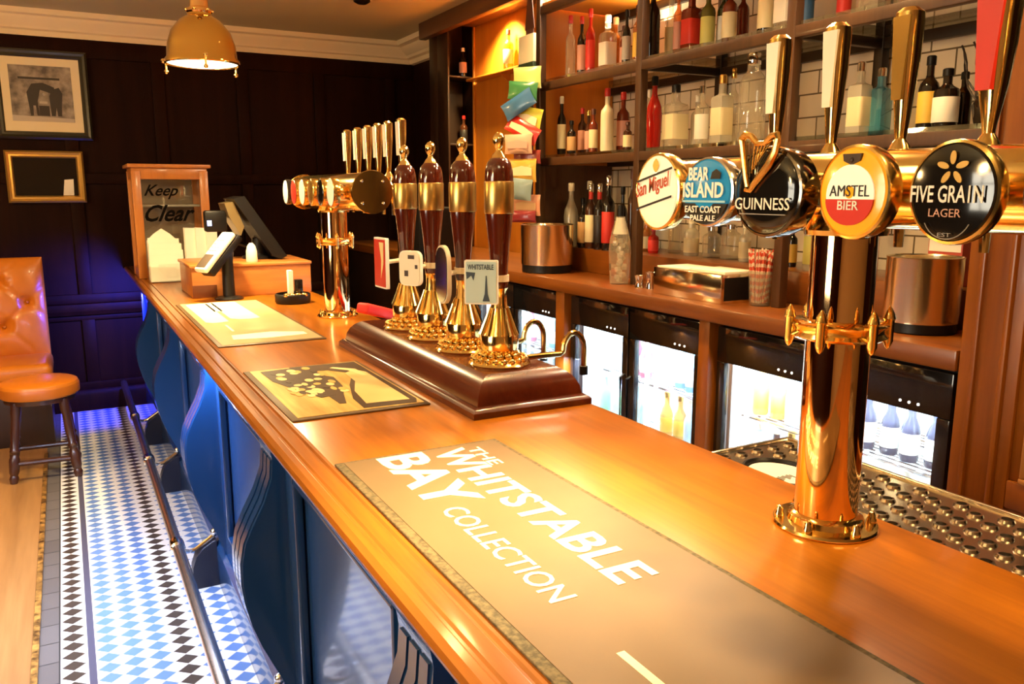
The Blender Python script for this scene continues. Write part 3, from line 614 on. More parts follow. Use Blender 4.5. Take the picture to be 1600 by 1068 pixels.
# 4 amber oval badge, white over red
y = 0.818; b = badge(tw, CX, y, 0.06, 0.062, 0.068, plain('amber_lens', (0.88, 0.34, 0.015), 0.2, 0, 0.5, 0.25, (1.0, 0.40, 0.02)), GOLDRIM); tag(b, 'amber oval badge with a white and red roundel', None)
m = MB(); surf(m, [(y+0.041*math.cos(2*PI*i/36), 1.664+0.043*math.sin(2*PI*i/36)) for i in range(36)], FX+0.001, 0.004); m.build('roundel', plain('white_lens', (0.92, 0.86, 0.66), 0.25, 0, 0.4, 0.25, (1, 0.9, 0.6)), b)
m = MB(); surf(m, [(y-0.041*math.cos(a), 1.658-0.037*math.sin(a)) for a in [PI*i/20 for i in range(21)]], FX, 0.003); m.build('roundel_foot', RED, b)
text('AMSTEL', (FX, y+0.034, 1.662), LR, UP, 0.068, 0.016, BLK, b, 'badge_lettering')
text('BIER', (FX-0.0005, y+0.018, 1.643), LR, UP, 0.036, 0.013, LETW, b, 'badge_lettering', bold=0.01)
m = MB(); surf(m, [(y+0.016, 1.722), (y-0.016, 1.722), (y-0.014, 1.712), (y, 1.706), (y+0.014, 1.712)], FX+0.001, 0.004); m.ball((FX+0.002, y, 1.713), 0.004, 8); m.build('badge_emblem', INK, b)
# 5 big black badge with the five-leaved sprig
y = 0.666; b = badge(tw, CX, y, 0.06, 0.0625, 0.067, BLACKLENS, GOLDRIM, deep=0.022); tag(b, 'black round badge with a gold five-leaved sprig', None)
text('FIVE GRA1N', (FX, y+0.053, 1.655), LR, UP, 0.099, 0.022, LETW, b, 'badge_lettering', bold=0.012)
text('LAGER', (FX, y+0.025, 1.637), LR, UP, 0.044, 0.0105, plain('pink_print', (0.60, 0.33, 0.24), 0.5), b, 'badge_lettering')
m = MB()
for k in range(5):
    a = PI/2+2*PI*k/5; d = Vector((math.cos(a), math.sin(a))); nn = Vector((-d.y, d.x)); o = Vector((y-0.002, 1.698))
    pts = []
    for i in range(10):
        q = i/9*PI; pts.append(tuple(o+d*(0.005+0.0085*(1-math.cos(q)))+nn*0.0040*math.sin(q)))
    for i in range(8, 0, -1):
        q = i/9*PI; pts.append(tuple(o+d*(0.005+0.0085*(1-math.cos(q)))-nn*0.0040*math.sin(q)))
    surf(m, pts)
m.build('badge_emblem', GOLD, b)
text('EST', (FX, y+0.010, 1.612), LR, UP, 0.018, 0.005, plain('grey_print', (0.35, 0.33, 0.3), 0.5), b, 'badge_lettering')
m = MB(); m.tube([(FX+0.001, y+0.034*math.cos(a), 1.645+0.036*math.sin(a)) for a in [PI*(1.15+0.7*i/12) for i in range(13)]], 0.0007, 4); m.build('badge_lines', plain('grey_print', (0.35, 0.33, 0.3), 0.5), b)
# 6 the badge cut by the frame
b = badge(tw, CX, 0.517, 0.06, 0.062, 0.066, plain('teal_lens', (0.02, 0.06, 0.09), 0.15, 0, 0.5), CHRIM, deep=0.022); tag(b, 'dark teal badge nearest the camera', None)
for y, face in ((1.245, LEVER_W), (1.105, LEVER_W), (0.958, GOLDP), (0.803, RED), (0.66, BLACKG)):
    tap(tw, CX, y, 0.06, BRASS, face, wide=0.021 if y > 0.9 else 0.027)
# the far tower
tf = tower(1.08, 3.69, 3.17, 4.17, 0.078, 'farther brass T-bar beer tower behind the mahogany hand pumps', 0.058, 1.665)
cols = [IVORY, RED, IVORY, GOLDP, BLACKLENS, IVORY]
for k, y in enumerate((4.06, 3.90, 3.75, 3.60, 3.45, 3.30)):
    b = badge(tf, 1.08, y, 0.078, 0.052, 0.060, cols[k], BLACKG if k == 0 else GOLDRIM, fx=0.955, zc=1.665)
for y in (4.03, 3.865, 3.72, 3.58, 3.45, 3.29):
    tap(tf, 1.10, y, 0.06, BRASS, LEVER_W, wide=0.020, zc=1.665)

# ------------------------------------------------------------------ drip tray on the staff side of the counter
t = thing('drip_tray', (1.36, 0.55, 1.06), 'perforated steel drip tray behind the brass tower', 'drip tray')
m = MB(); TZ0 = 1.078
holes = []
xx = 1.265
m.box(1.23, 1.50, -0.4, 1.36, 1.055, 1.070)
m.box(1.226, 1.236, -0.4, 1.365, 1.055, 1.084, 0.003); m.box(1.492, 1.502, -0.4, 1.365, 1.055, 1.084, 0.003); m.box(1.226, 1.502, 1.357, 1.367, 1.055, 1.084, 0.003)
m.build('tray', STEEL, t)
m = MB()                                                      # grille with raised punched holes
k = 0; yy = 1.325; pts = []
while yy > -0.3:
    for j in range(5):
        px = 1.262+0.050*j+(0.025 if k % 2 else 0)
        if px > 1.485: continue
        if (px-1.305)**2+(yy-1.195)**2 < 0.102**2: continue
        pts.append((px, yy))
    yy -= 0.043; k += 1
for px, py in pts:
    m.lathe([(0.0155, TZ0), (0.013, TZ0+0.005), (0.009, TZ0+0.0055), (0.0085, TZ0-0.002)], (px, py, 0), 12, cap=False)
m.mi = 1
for px, py in pts: m.cyl((px, py, TZ0-0.0005), 0.0088, 0.001, 10)
m.mi = 0
ring = 28; cxh, cyh, rh = 1.305, 1.195, 0.088
# plate with a round opening: outer rectangle bridged to a circle, then the rest of the sheet
outer = []
for i in range(ring):
    a = 2*PI*i/ring; ca, sa = math.cos(a), math.sin(a)
    kx = ((1.492-cxh) if ca > 0 else (cxh-1.236))/max(abs(ca), 1e-6); ky = ((1.357-cyh) if sa > 0 else (cyh-1.03))/max(abs(sa), 1e-6); kk = min(kx, ky)
    if kk < rh*1.01: kk = rh*1.01
    outer.append((cxh+ca*kk, cyh+sa*kk))
vi = [m.bm.verts.new((cxh+rh*0.78*math.cos(2*PI*i/ring), cyh+rh*math.sin(2*PI*i/ring), TZ0)) for i in range(ring)]; vo = [m.bm.verts.new((*p, TZ0)) for p in outer]
fs = [m.bm.faces.new((vi[i], vo[i], vo[(i+1) % ring], vi[(i+1) % ring])) for i in range(ring)]; m._fin(vi+vo, fs)
for cxr, cyr in ((1.492, 1.357), (1.236, 1.357), (1.236, 1.03), (1.492, 1.03)):
    near = sorted(outer, key=lambda p: (p[0]-cxr)**2+(p[1]-cyr)**2)[:2]
    m.quad((cxr, cyr, TZ0), (*near[0], TZ0), (near[0][0], near[0][1], TZ0-0.0001), (*near[1], TZ0))
m.box(1.236, 1.492, -0.4, 1.03, TZ0-0.001, TZ0)
m.build('grille', [plain('grille_steel', (0.52, 0.46, 0.38), 0.2, 1.0), BLACK], t)
m = MB(); m.M = Matrix.Translation((cxh, cyh, 0)) @ Matrix.Diagonal((0.78, 1, 1, 1)); m.lathe([(rh+0.004, TZ0+0.001), (rh+0.006, TZ0+0.004), (rh, TZ0+0.005), (rh-0.004, TZ0), (rh-0.004, TZ0-0.008)], (0, 0, 0), 36, cap=False); m.build('opening_rim', BLACK, t)
m = MB(); m.M = Matrix.Translation((cxh, cyh, 0)) @ Matrix.Diagonal((0.78, 1, 1, 1)); m.lathe([(0.080, 1.0705), (0.081, 1.073), (0.079, 1.075), (0.001, 1.075)], (0, 0, 0), 36)
o = tag(m.build('beer_mat', WHITE), 'round white beer mat lying in the opening of the steel drip tray', 'beer mat')
m = MB(); m.M = Matrix.Translation((cxh-0.01, cyh-0.02, 0))
for i in range(7): m.box(-0.02+0.006*i, -0.017+0.006*i, -0.012+0.004*(i % 3), 0.008+0.003*(i % 2), 1.075, 1.0756)
m.build('printed_marks', BLK, o)

# ------------------------------------------------------------------ back bar: counter, fridges, shelves
BZ = 1.245
t = thing('back_counter', (2.45, 4.1, 1.185), 'long brown back bar worktop above the lit bottle fridges', 'worktop')
m = MB(); m.box(2.095, 2.79, 1.34, 6.95, 1.185, BZ, 0.006); m.build('worktop_board', BACKW, t)
m = MB(); m.box(2.43, 2.79, 1.34, 3.925, BZ, 1.368, 0.004); tag(m.build('raised_ledge', BACKW), 'brown raised ledge along the rear of the back counter under the bottle shelves', 'ledge')
for a, b_, lab in ((2.345, 2.405, 'brown wooden divider between the two nearest fridges'), (3.385, 3.465, 'brown wooden divider left of the middle fridge')):
    m = MB(); m.box(2.125, 2.75, a, b_, 0, 1.185, 0.003); tag(m.build('counter_divider', PILW), lab, 'divider', 'dividers under the back counter')
m = MB(); m.box(2.14, 2.78, 4.46, 6.9, 0, 1.185, 0.004); o = tag(m.build('dark_base_cabinet', DARKX), 'dark base cabinet under the far end of the back counter', 'cabinet')

FW = plain('fridge_white_lining', (0.80, 0.86, 0.90), 0.45)
def bottle_body(m, kind, r, h, z, c, sq=0.0):
    if kind == 'wine': p = [(r*0.9, 0), (r, 0.01), (r, h*0.60), (r*0.86, h*0.68), (r*0.42, h*0.76), (r*0.36, h*0.80), (r*0.36, h)]
    elif kind == 'spirit': p = [(r*0.92, 0), (r, 0.01), (r, h*0.64), (r*0.92, h*0.70), (r*0.45, h*0.77), (r*0.36, h*0.80), (r*0.36, h)]
    elif kind == 'square': p = [(r*0.95, 0), (r, 0.008), (r, h*0.68), (r*0.90, h*0.73), (r*0.40, h*0.77), (r*0.34, h*0.80), (r*0.34, h)]
    elif kind == 'tall': p = [(r*0.8, 0), (r*0.86, 0.01), (r, h*0.5), (r*0.9, h*0.62), (r*0.45, h*0.76), (r*0.34, h*0.82), (r*0.34, h)]
    elif kind == 'beer': p = [(r*0.92, 0), (r, 0.008), (r, h*0.52), (r*0.85, h*0.62), (r*0.45, h*0.76), (r*0.40, h)]
    else: p = [(r*0.92, 0), (r, 0.01), (r, h*0.72), (r*0.8, h*0.8), (r*0.5, h*0.86), (r*0.45, h)]
    return m.lathe([(a, z+b) for a, b in p], (c[0], c[1], 0), 16, sq=sq)
def bottle(x, y, z, r, h, kind, glass, cap, lab, label, group, l0=0.14, l1=0.5, cat='bottle', neck=None, sq=0.0, emblem=None):
    t = thing('bottle', (x, y, z), label, cat, group)
    m = MB(); bottle_body(m, kind, r, h*0.93, z, (x, y), sq); m.build('glass_body', glass, t)
    nr = r*{'beer': 0.40, 'jar': 0.45}.get(kind, 0.36)
    m = MB(); m.lathe([(nr+0.002, z+h*0.87), (nr+0.003, z+h*0.875), (nr+0.003, z+h*0.985), (nr, z+h)], (x, y, 0), 12); m.build('cap', cap, t)
    if lab:
        m = MB(); m.lathe([(r*1.004, z+h*l0), (r*1.02, z+h*l0+0.001), (r*1.02, z+h*l1-0.001), (r*1.004, z+h*l1)], (x, y, 0), 20, sq=sq, arc=(PI*0.62, PI*1.72) , cap=False); m.build('label', lab, t)
    if neck:
        m = MB(); m.lathe([(nr+0.0015, z+h*0.76), (nr+0.0015, z+h*0.88)], (x, y, 0), 12, cap=False); m.build('neck_label', neck, t)
    return t
# bottle glass and paper colours
G = dict(dark=plain('black_glass', (0.010, 0.006, 0.004), 0.08, 0, 0.4), green=plain('dark_green_glass', (0.020, 0.030, 0.008), 0.08, 0, 0.4), brown=plain('brown_glass', (0.050, 0.014, 0.005), 0.08, 0, 0.4),
         amber=clear('amber_glass', (0.95, 0.52, 0.12), 0.8, dif=(0.5, 0.16, 0.02)), red=plain('red_glass', (0.42, 0.012, 0.008), 0.1, 0, 0.4), whisky=plain('red_brown_glass', (0.16, 0.022, 0.007), 0.08, 0, 0.4),
         clear=clear('clear_bottle_glass', (0.96, 0.95, 0.90), 0.85, dif=(0.82, 0.74, 0.55), dmix=0.16), frost=clear('frosted_bottle_glass', (0.95, 0.93, 0.85), 0.75, 0.2, dif=(0.8, 0.76, 0.62)), orange=clear('orange_spirit', (1.0, 0.55, 0.25), 0.8, dif=(0.75, 0.25, 0.08)),
         blue=clear('blue_bottle_glass', (0.35, 0.75, 0.85), 0.8, dif=(0.10, 0.40, 0.50)), white=plain('white_bottle', (0.80, 0.72, 0.50), 0.3, 0, 0.3), olive=plain('olive_glass', (0.09, 0.09, 0.015), 0.1, 0, 0.4), pink=clear('pink_spirit', (1.0, 0.66, 0.50), 0.8, dif=(0.8, 0.36, 0.2)))
L = dict(cream=plain('cream_label', (0.80, 0.70, 0.42), 0.5), white=plain('white_label', (0.85, 0.82, 0.72), 0.5), yellow=plain('yellow_label', (0.80, 0.50, 0.07), 0.5), tan=plain('tan_label', (0.58, 0.36, 0.16), 0.5), pink=plain('pink_label', (0.66, 0.33, 0.25), 0.5),
         red=plain('red_label', (0.60, 0.03, 0.02), 0.5), black=plain('black_label', (0.02, 0.015, 0.012), 0.4), gold=plain('gold_label', (0.62, 0.40, 0.10), 0.35, 0.5), grey=plain('grey_label', (0.45, 0.42, 0.38), 0.5), blue=plain('blue_label', (0.05, 0.16, 0.34), 0.5), lime=plain('lime_label', (0.62, 0.62, 0.18), 0.5))
C = dict(red=plain('red_cap', (0.50, 0.02, 0.015), 0.3), black=BLACK, gold=GOLDRIM, white=plain('cream_cap', (0.85, 0.80, 0.65), 0.4), silver=CHROME, tan=plain('cork_cap', (0.45, 0.25, 0.10), 0.6), blue=plain('blue_cap', (0.05, 0.15, 0.35), 0.4), brown=plain('brown_cap', (0.08, 0.02, 0.01), 0.3))

ST = 2.252   # top visible shelf surface
SL = 1.862   # lower shelf surface
SE = 1.368   # raised ledge of the back counter
TOP = [  # x, y, r, h, kind, glass, cap, paper, label
 (2.40, 3.79, .026, .31, 'spirit', 'clear', 'red', None, 'clear bottle with red cap, first from the left on the upper shelf', 0),
 (2.42, 3.715, .023, .295, 'wine', 'dark', 'red', 'pink', 'black bottle with red cap left of the bright red bottle on upper shelf', 0),
 (2.42, 3.635, .024, .317, 'spirit', 'red', 'red', 'red', 'bright red bottle near the left end of the upper shelf', 0),
 (2.46, 3.54, .036, .275, 'square', 'clear', 'white', 'white', 'broad clear gin bottle with white stopper right of the bright red bottle', 1),
 (2.55, 3.60, .033, .282, 'spirit', 'amber', 'tan', None, 'round amber bottle behind the broad clear gin bottle', 0),
 (2.50, 3.46, .020, .215, 'spirit', 'whisky', 'brown', 'pink', 'small red brown bottle left of the black wine bottle pair on the upper shelf', 0),
 (2.40, 3.30, .021, .25, 'wine', 'dark', 'black', 'grey', 'black long necked bottle just left of the yellow labelled bottle', 0),
 (2.40, 3.215, .022, .255, 'spirit', 'amber', 'brown', 'yellow', 'amber bottle with tall yellow label against the left upright', 0),
 (2.40, 3.105, .033, .34, 'wine', 'dark', 'black', None, 'black wine bottle just right of the left upright on the upper shelf', 0),
 (2.50, 3.10, .027, .28, 'spirit', 'clear', 'white', 'cream', 'clear bottle with cream label behind the black wine bottle', 0),
 (2.43, 2.965, .020, .27, 'spirit', 'orange', 'tan', 'pink', 'slim orange pink bottle left of the red brown square bottle', 0),
 (2.42, 2.865, .035, .255, 'square', 'whisky', 'brown', 'red', 'square red brown whisky bottle with slanted label', 1),
 (2.44, 2.785, .030, .25, 'spirit', 'olive', 'gold', 'lime', 'olive bottle with pale lime label on the upper shelf', 0),
 (2.50, 2.76, .026, .258, 'spirit', 'green', 'black', 'white', 'dark green bottle with low white label behind the olive bottle', 0),
 (2.43, 2.645, .029, .235, 'spirit', 'whisky', 'brown', 'cream', 'red brown bottle with big cream label in the middle of the upper shelf', 0),
 (2.52, 2.665, .025, .24, 'spirit', 'whisky', 'gold', None, 'plain red brown bottle behind the big cream labelled bottle', 0),
 (2.42, 2.435, .032, .25, 'wine', 'dark', 'black', 'cream', 'black bottle with cream shield label left of the white labelled bottle', 0),
 (2.42, 2.335, .036, .25, 'square', 'clear', 'silver', 'white', 'large clear bottle with white and gold label near the right upright', 1),
 (2.48, 2.29, .023, .242, 'spirit', 'amber', 'blue', 'blue', 'amber bottle with blue label behind the right upright', 0),
 (2.45, 2.10, .024, .24, 'spirit', 'orange', 'red', 'red', 'orange bottle with red label just right of the right upright', 0),
 (2.50, 2.02, .044, .205, 'squat', 'clear', 'silver', None, 'squat clear decanter bottle on the right of the upper shelf', 1),
 (2.58, 1.95, .027, .206, 'spirit', 'pink', 'gold', None, 'pale pink bottle far right on the upper shelf', 0)]
LOW = [
 (2.40, 3.87, .024, .305, 'wine', 'dark', 'white', 'cream', 'tall black bottle with pouring spout at the left end of the lower shelf', 0),
 (2.40, 3.77, .024, .172, 'spirit', 'dark', 'black', 'tan', 'short black bottle with tan label second from left on the lower shelf', 0),
 (2.50, 3.82, .024, .245, 'spirit', 'brown', 'red', 'pink', 'brown bottle with red cap behind the short black bottle', 0),
 (2.46, 3.70, .020, .222, 'wine', 'brown', 'gold', 'pink', 'slim brown bottle with gold cap and low pink label', 0),
 (2.40, 3.565, .023, .215, 'spirit', 'whisky', 'brown', 'cream', 'red brown bottle with cream label left of the tall white bottle', 0),
 (2.40, 3.445, .033, .302, 'spirit', 'white', 'red', None, 'tall white opaque bottle with red cap on the lower shelf', 0),
 (2.50, 3.45, .032, .29, 'spirit', 'whisky', 'red', 'pink', 'dark red bottle with red cap behind the tall white bottle', 0),
 (2.39, 3.26, .021, .13, 'spirit', 'brown', 'brown', 'cream', 'small brown bottle with cream label left of the left upright', 0),
 (2.41, 3.17, .016, .142, 'spirit', 'amber', 'tan', 'tan', 'tiny amber bottle against the left upright', 0),
 (2.44, 3.165, .017, .268, 'spirit', 'clear', 'white', 'white', 'slim clear bottle with white label behind the left upright', 0),
 (2.40, 3.075, .036, .315, 'tall', 'red', 'black', None, 'glossy bright red bottle right of the left upright on the lower shelf', 0),
 (2.42, 2.95, .046, .267, 'square', 'clear', 'black', 'cream', 'broad clear bottle with black cap and cream label', 1),
 (2.52, 2.92, .028, .224, 'spirit', 'frost', 'white', None, 'frosted bottle behind the broad black capped bottle', 0),
 (2.42, 2.775, .030, .243, 'spirit', 'clear', 'silver', 'white', 'clear bottle with silver ball stopper', 0),
 (2.42, 2.655, .036, .274, 'square', 'frost', 'gold', 'cream', 'frosted square bottle with gold cap and dark script', 1),
 (2.54, 2.72, .024, .315, 'spirit', 'clear', 'gold', None, 'tall clear bottle with gold neck behind the frosted square bottle', 0),
 (2.44, 2.505, .053, .338, 'jar', 'clear', 'silver', None, 'largest clear bottle with steel pourer on the lower shelf', 0),
 (2.44, 2.375, .026, .22, 'spirit', 'frost', 'white', 'white', 'frosted bottle with white label left of the right upright', 0),
 (2.48, 2.03, .032, .247, 'square', 'frost', 'silver', 'cream', 'flat clear bottle with tall cream label beside the blue bottle', 1),
 (2.53, 1.985, .031, .225, 'square', 'blue', 'silver', None, 'pale blue square bottle on the lower shelf', 1),
 (2.50, 1.78, .032, .235, 'wine', 'dark', 'black', 'yellow', 'black bottle with low yellow label on the lower shelf', 0),
 (2.46, 1.69, .038, .182, 'spirit', 'dark', 'black', 'white', 'round black bottle with large white label on the lower shelf', 0),
 (2.56, 1.70, .026, .18, 'spirit', 'dark', 'black', None, 'plain black bottle behind the round white labelled bottle', 0)]
LEDGE = [
 (2.46, 3.86, .040, .345, 'tall', 'frost', 'white', None, 'pale frosted bottle by the steel ice bucket on the ledge', 0),
 (2.54, 3.80, .030, .355, 'wine', 'dark', 'white', None, 'tall black bottle behind the ice bucket on the ledge', 0),
 (2.46, 3.74, .028, .265, 'spirit', 'dark', 'black', 'tan', 'black bottle with tan label left of the cream labelled bottle on the ledge', 0),
 (2.46, 3.665, .030, .34, 'spirit', 'brown', 'silver', 'cream', 'brown bottle with long cream label and red neck on the ledge', 0),
 (2.46, 3.585, .030, .34, 'spirit', 'dark', 'silver', 'black', 'black bottle with red neck band in the middle of the ledge row', 0),
 (2.46, 3.505, .033, .378, 'spirit', 'dark', 'silver', 'red', 'tall dark bottle with large red label on the ledge', 0),
 (2.62, 3.60, .026, .325, 'wine', 'dark', 'black', None, 'black wine bottle at the back of the ledge row', 0),
 (2.62, 3.52, .022, .415, 'wine', 'brown', 'brown', None, 'tallest brown long necked bottle at the back of the ledge', 0),
 (2.60, 3.36, .033, .145, 'squat', 'amber', 'tan', 'cream', 'squat amber bottle behind the ivory badge on the ledge', 0),
 (2.54, 3.23, .026, .125, 'spirit', 'red', 'red', 'red', 'small red bottle on the ledge right of the left upright', 0),
 (2.64, 3.19, .032, .17, 'squat', 'clear', 'white', None, 'squat clear bottle behind the chrome box', 0),
 (2.60, 3.02, .036, .162, 'squat', 'frost', 'white', 'cream', 'frosted bottle with cream label behind the chrome box', 0),
 (2.62, 2.90, .044, .14, 'jar', 'clear', 'silver', None, 'wide clear glass jar behind the chrome box, left of a matching jar', 0),
 (2.62, 2.775, .046, .155, 'jar', 'clear', 'silver', None, 'wide clear glass jar behind the chrome box, right of a matching jar', 0),
 (2.58, 2.65, .025, .165, 'spirit', 'frost', 'white', 'cream', 'slim pale bottle with cream label behind the striped straws', 0),
 (2.58, 2.385, .020, .175, 'spirit', 'dark', 'gold', 'yellow', 'black bottle with yellow label right of the rear upright', 0),
 (2.52, 2.225, .036, .255, 'squat', 'frost', 'white', 'lime', 'large bottle with pale yellow label left of the brass column', 0)]
for rows, z, grp in ((TOP, ST, 'spirit bottles on the upper shelf'), (LOW, SL, 'spirit bottles on the lower shelf'), (LEDGE, SE, 'bottles on the raised ledge')):
    for (x, y, r, h, kind, g, c_, p, lab, sq) in rows:
        bottle(x, y, z, r, h, kind, G[g], C[c_], L[p] if p else None, lab, grp, 0.10 if kind != 'square' else 0.12, 0.52, sq=4.0 if sq else 0.0, neck=L['red'] if 'red neck' in lab else None)
# shelving frame
t = thing('back_bar_shelving', (2.55, 2.65, BZ), 'brown metal and wood framed glass shelving against the tiled wall', 'shelving')
for y in (3.93, 3.05, 2.18, 1.36):
    m = MB(); m.box(2.285, 2.325, y-0.02, y+0.02, BZ, 2.80, 0.003); m.build('upright', FRAMEW, t)
    if y < 3.9:
        m = MB(); m.box(2.745, 2.785, y-0.02, y+0.02, 1.37, 2.80, 0.003); m.build('rear_upright', plain('dark_iron_frame', (0.035, 0.022, 0.012), 0.4, 0.5), t)
for z, nm in ((2.215, 'upper'), (1.825, 'lower'), (2.60, 'top')):
    m = MB(); m.box(2.287, 2.323, 1.34, 3.942, z-0.022, z+0.018, 0.003); f = m.build('front_rail', FRAMEW, t)
    m = MB(); m.box(2.75, 2.78, 1.34, 3.942, z-0.022, z+0.018, 0.003)
    for y in (3.05, 2.18): m.box(2.323, 2.75, y-0.015, y+0.015, z-0.02, z+0.015, 0.002)
    m.build('rear_rail', plain('dark_iron_frame', (0.035, 0.022, 0.012), 0.4, 0.5), t)
    m = MB(); m.box(2.30, 2.785, 1.35, 3.94, z+0.0185, z+0.033)
    m.build('shelf', SHELFGLASS if nm != 'top' else ORANGEW, t)
t = thing('shelving_end_panel', (2.55, 3.965, 1.3), 'orange brown wooden end panel at the left of the bottle shelves', 'panel')
m = MB(); m.box(2.30, 2.79, 3.955, 3.985, BZ, 2.86, 0.003); m.build('board', ORANGEW, t)
m = MB(); m.box(2.33, 2.79, 3.945, 3.955, BZ+0.125, 1.81, 0.002); m.build('lower_board', wood('brown_lower_board', (0.05, 0.02, 0.008), (0.09, 0.035, 0.012), 'Z', 1, 0.4, 0.2), t)
# tall dark shelf cabinet beyond and the orange boarded alcove shelf
t = thing('dark_shelf_cabinet', (2.65, 5.93, BZ), 'tall dark wooden shelf cabinet between the far wall and the orange alcove', 'cabinet')
m = MB(); m.box(2.58, 2.79, 5.95, 6.10, BZ, 2.915, 0.003); m.box(2.58, 2.595, 5.76, 5.95, BZ, 2.915, 0.002); m.build('carcass', DARKX, t)
for z in (2.02, 2.51): 
    m = MB(); m.box(2.595, 2.795, 5.77, 5.95, z-0.014, z, 0.002); m.build('shelf', DARKX, t)
m = MB(); m.box(2.785, 2.798, 5.74, 5.765, BZ, 2.86, 0.002); m.build('edge_strip', ORANGEW, t)
bottle(2.735, 5.82, 2.51, .030, .21, 'wine', G['dark'], C['white'], L['pink'], 'black wine bottle with pale label on upper shelf of dark cabinet', 'bottles in the dark shelf cabinet')
bottle(2.735, 5.82, 2.02, .030, .21, 'wine', G['brown'], C['red'], L['black'], 'dark bottle with red cap on lower shelf of dark cabinet', 'bottles in the dark shelf cabinet')
t = thing('wall_shelf', (2.75, 4.95, 2.46), 'thin wooden shelf fixed on the glowing orange alcove wall', 'shelf')
m = MB(); m.box(2.70, 2.799, 4.2, 5.70, 2.462, 2.478, 0.003); m.build('board', ORANGEW, t)
for y in (4.4, 5.2):
    m = MB(); m.prism([(2.799, 2.40), (2.799, 2.462), (2.72, 2.462)], y-0.008, y+0.008, 'Y'); m.build('bracket', ORANGEW, t)
bottle(2.745, 5.12, 2.478, .035, .26, 'spirit', G['amber'], C['brown'], L['pink'], 'amber bottle standing alone on the orange alcove shelf', None)

# fridges
def fridge(y0, y1, label, nth, dark=False, rows=(0.82, 0.58), skip=()):
    t = thing('bottle_fridge', (2.45, (y0+y1)/2, 0), label, 'fridge', 'glass door bottle fridges')
    xa, xb = 2.155, 2.74
    m = MB()
    m.box(xb-0.03, xb, y0, y1, 0.03, 1.17); m.box(xa+0.03, xb-0.03, y0, y0+0.025, 0.03, 1.17); m.box(xa+0.03, xb-0.03, y1-0.025, y1, 0.03, 1.17)
    m.box(xa+0.03, xb-0.03, y0+0.025, y1-0.025, 0.03, 0.10); m.box(xa+0.03, xb-0.03, y0+0.025, y1-0.025, 1.10, 1.17)
    m.build('case', BLACK, t)
    m = MB(); m.box(xb-0.038, xb-0.031, y0+0.03, y1-0.03, 0.10, 1.10); m.box(xa+0.06, xb-0.038, y0+0.026, y0+0.031, 0.10, 1.10); m.box(xa+0.06, xb-0.038, y1-0.031, y1-0.026, 0.10, 1.10); m.box(xa+0.06, xb-0.038, y0+0.031, y1-0.031, 1.092, 1.099); m.box(xa+0.06, xb-0.038, y0+0.031, y1-0.031, 0.101, 0.106)
    m.build('lining', FW, t)
    for z in rows:
        m = MB()
        for k in range(14): m.tube([(2.26+0.03*k, y0+0.035, z-0.004), (2.26+0.03*k, y1-0.035, z-0.004)], 0.003, 5)
        m.tube([(2.245, y0+0.033, z-0.004), (2.245, y1-0.033, z-0.004)], 0.006, 6); m.build('wire_shelf', CHROME, t)
    ym = (y0+y1)/2
    for di, (a, b_) in enumerate(((ym+0.004, y1-0.004), (y0+0.004, ym-0.004))):
        m = MB(); f = 0.042
        m.box(xa, xa+0.028, a, b_, 1.03, 1.165, 0.004); m.box(xa, xa+0.028, a, b_, 0.11, 0.17, 0.004); m.box(xa, xa+0.028, a, a+f, 0.17, 1.03, 0.004); m.box(xa, xa+0.028, b_-f, b_, 0.17, 1.03, 0.004)
        d = m.build('door', BLACKG, t)
        m = MB(); m.box(xa+0.011, xa+0.016, a+f-0.004, b_-f+0.004, 0.165, 1.035); m.build('pane', GLASS, d)
        m = MB(); hy = a+f*0.45 if di == 0 else b_-f*0.45
        m.tube([(xa, hy, 0.86), (xa-0.022, hy, 0.85), (xa-0.022, hy, 0.60), (xa, hy, 0.59)], 0.006, 8); m.build('handle', BLACK, d)
        m = MB(); m.box(xa+0.055, xa+0.067, b_-0.06, b_-0.05, 0.18, 1.02); m.build('lamp_tube', emit('fridge_tube', (0.82, 0.93, 1.0), 6), t)
        m = MB()
        for q in range(3): m.ball((xa-0.001, a+0.10+0.03*q, 1.055), 0.004, 6)
        m.build('indicator', emit('indicator_glow', (1.0, 0.9, 0.7), 3), d)
        light('fridge_lamp', 'AREA', (xa+0.07, (a+b_)/2, 1.06), 6.0 if not dark else 4, (0.80, 0.92, 1.0), 0.30, 0.03, target=(2.62, (a+b_)/2, 0.45))
        light('fridge_lamp', 'AREA', (xa+0.10, (a+b_)/2, 0.14), 2.0 if not dark else 1, (0.80, 0.92, 1.0), 0.30, 0.03, target=(2.6, (a+b_)/2, 0.8))
    return t
BG = dict(w=clear('chilled_clear_glass', (0.80, 0.92, 0.95), 0.7, dif=(0.65, 0.80, 0.85)), a=clear('chilled_amber_glass', (0.98, 0.80, 0.45), 0.7, dif=(0.75, 0.45, 0.12), dmix=0.75), b=clear('chilled_blue_glass', (0.50, 0.75, 0.95), 0.7, dif=(0.20, 0.45, 0.65), dmix=0.75), p=clear('chilled_pink_glass', (0.92, 0.60, 0.72), 0.7, dif=(0.60, 0.22, 0.34), dmix=0.75), d=plain('chilled_dark_glass', (0.03, 0.035, 0.06), 0.12, 0, 0.4), g=clear('chilled_green_glass', (0.62, 0.88, 0.66), 0.7, dif=(0.30, 0.55, 0.32), dmix=0.75))
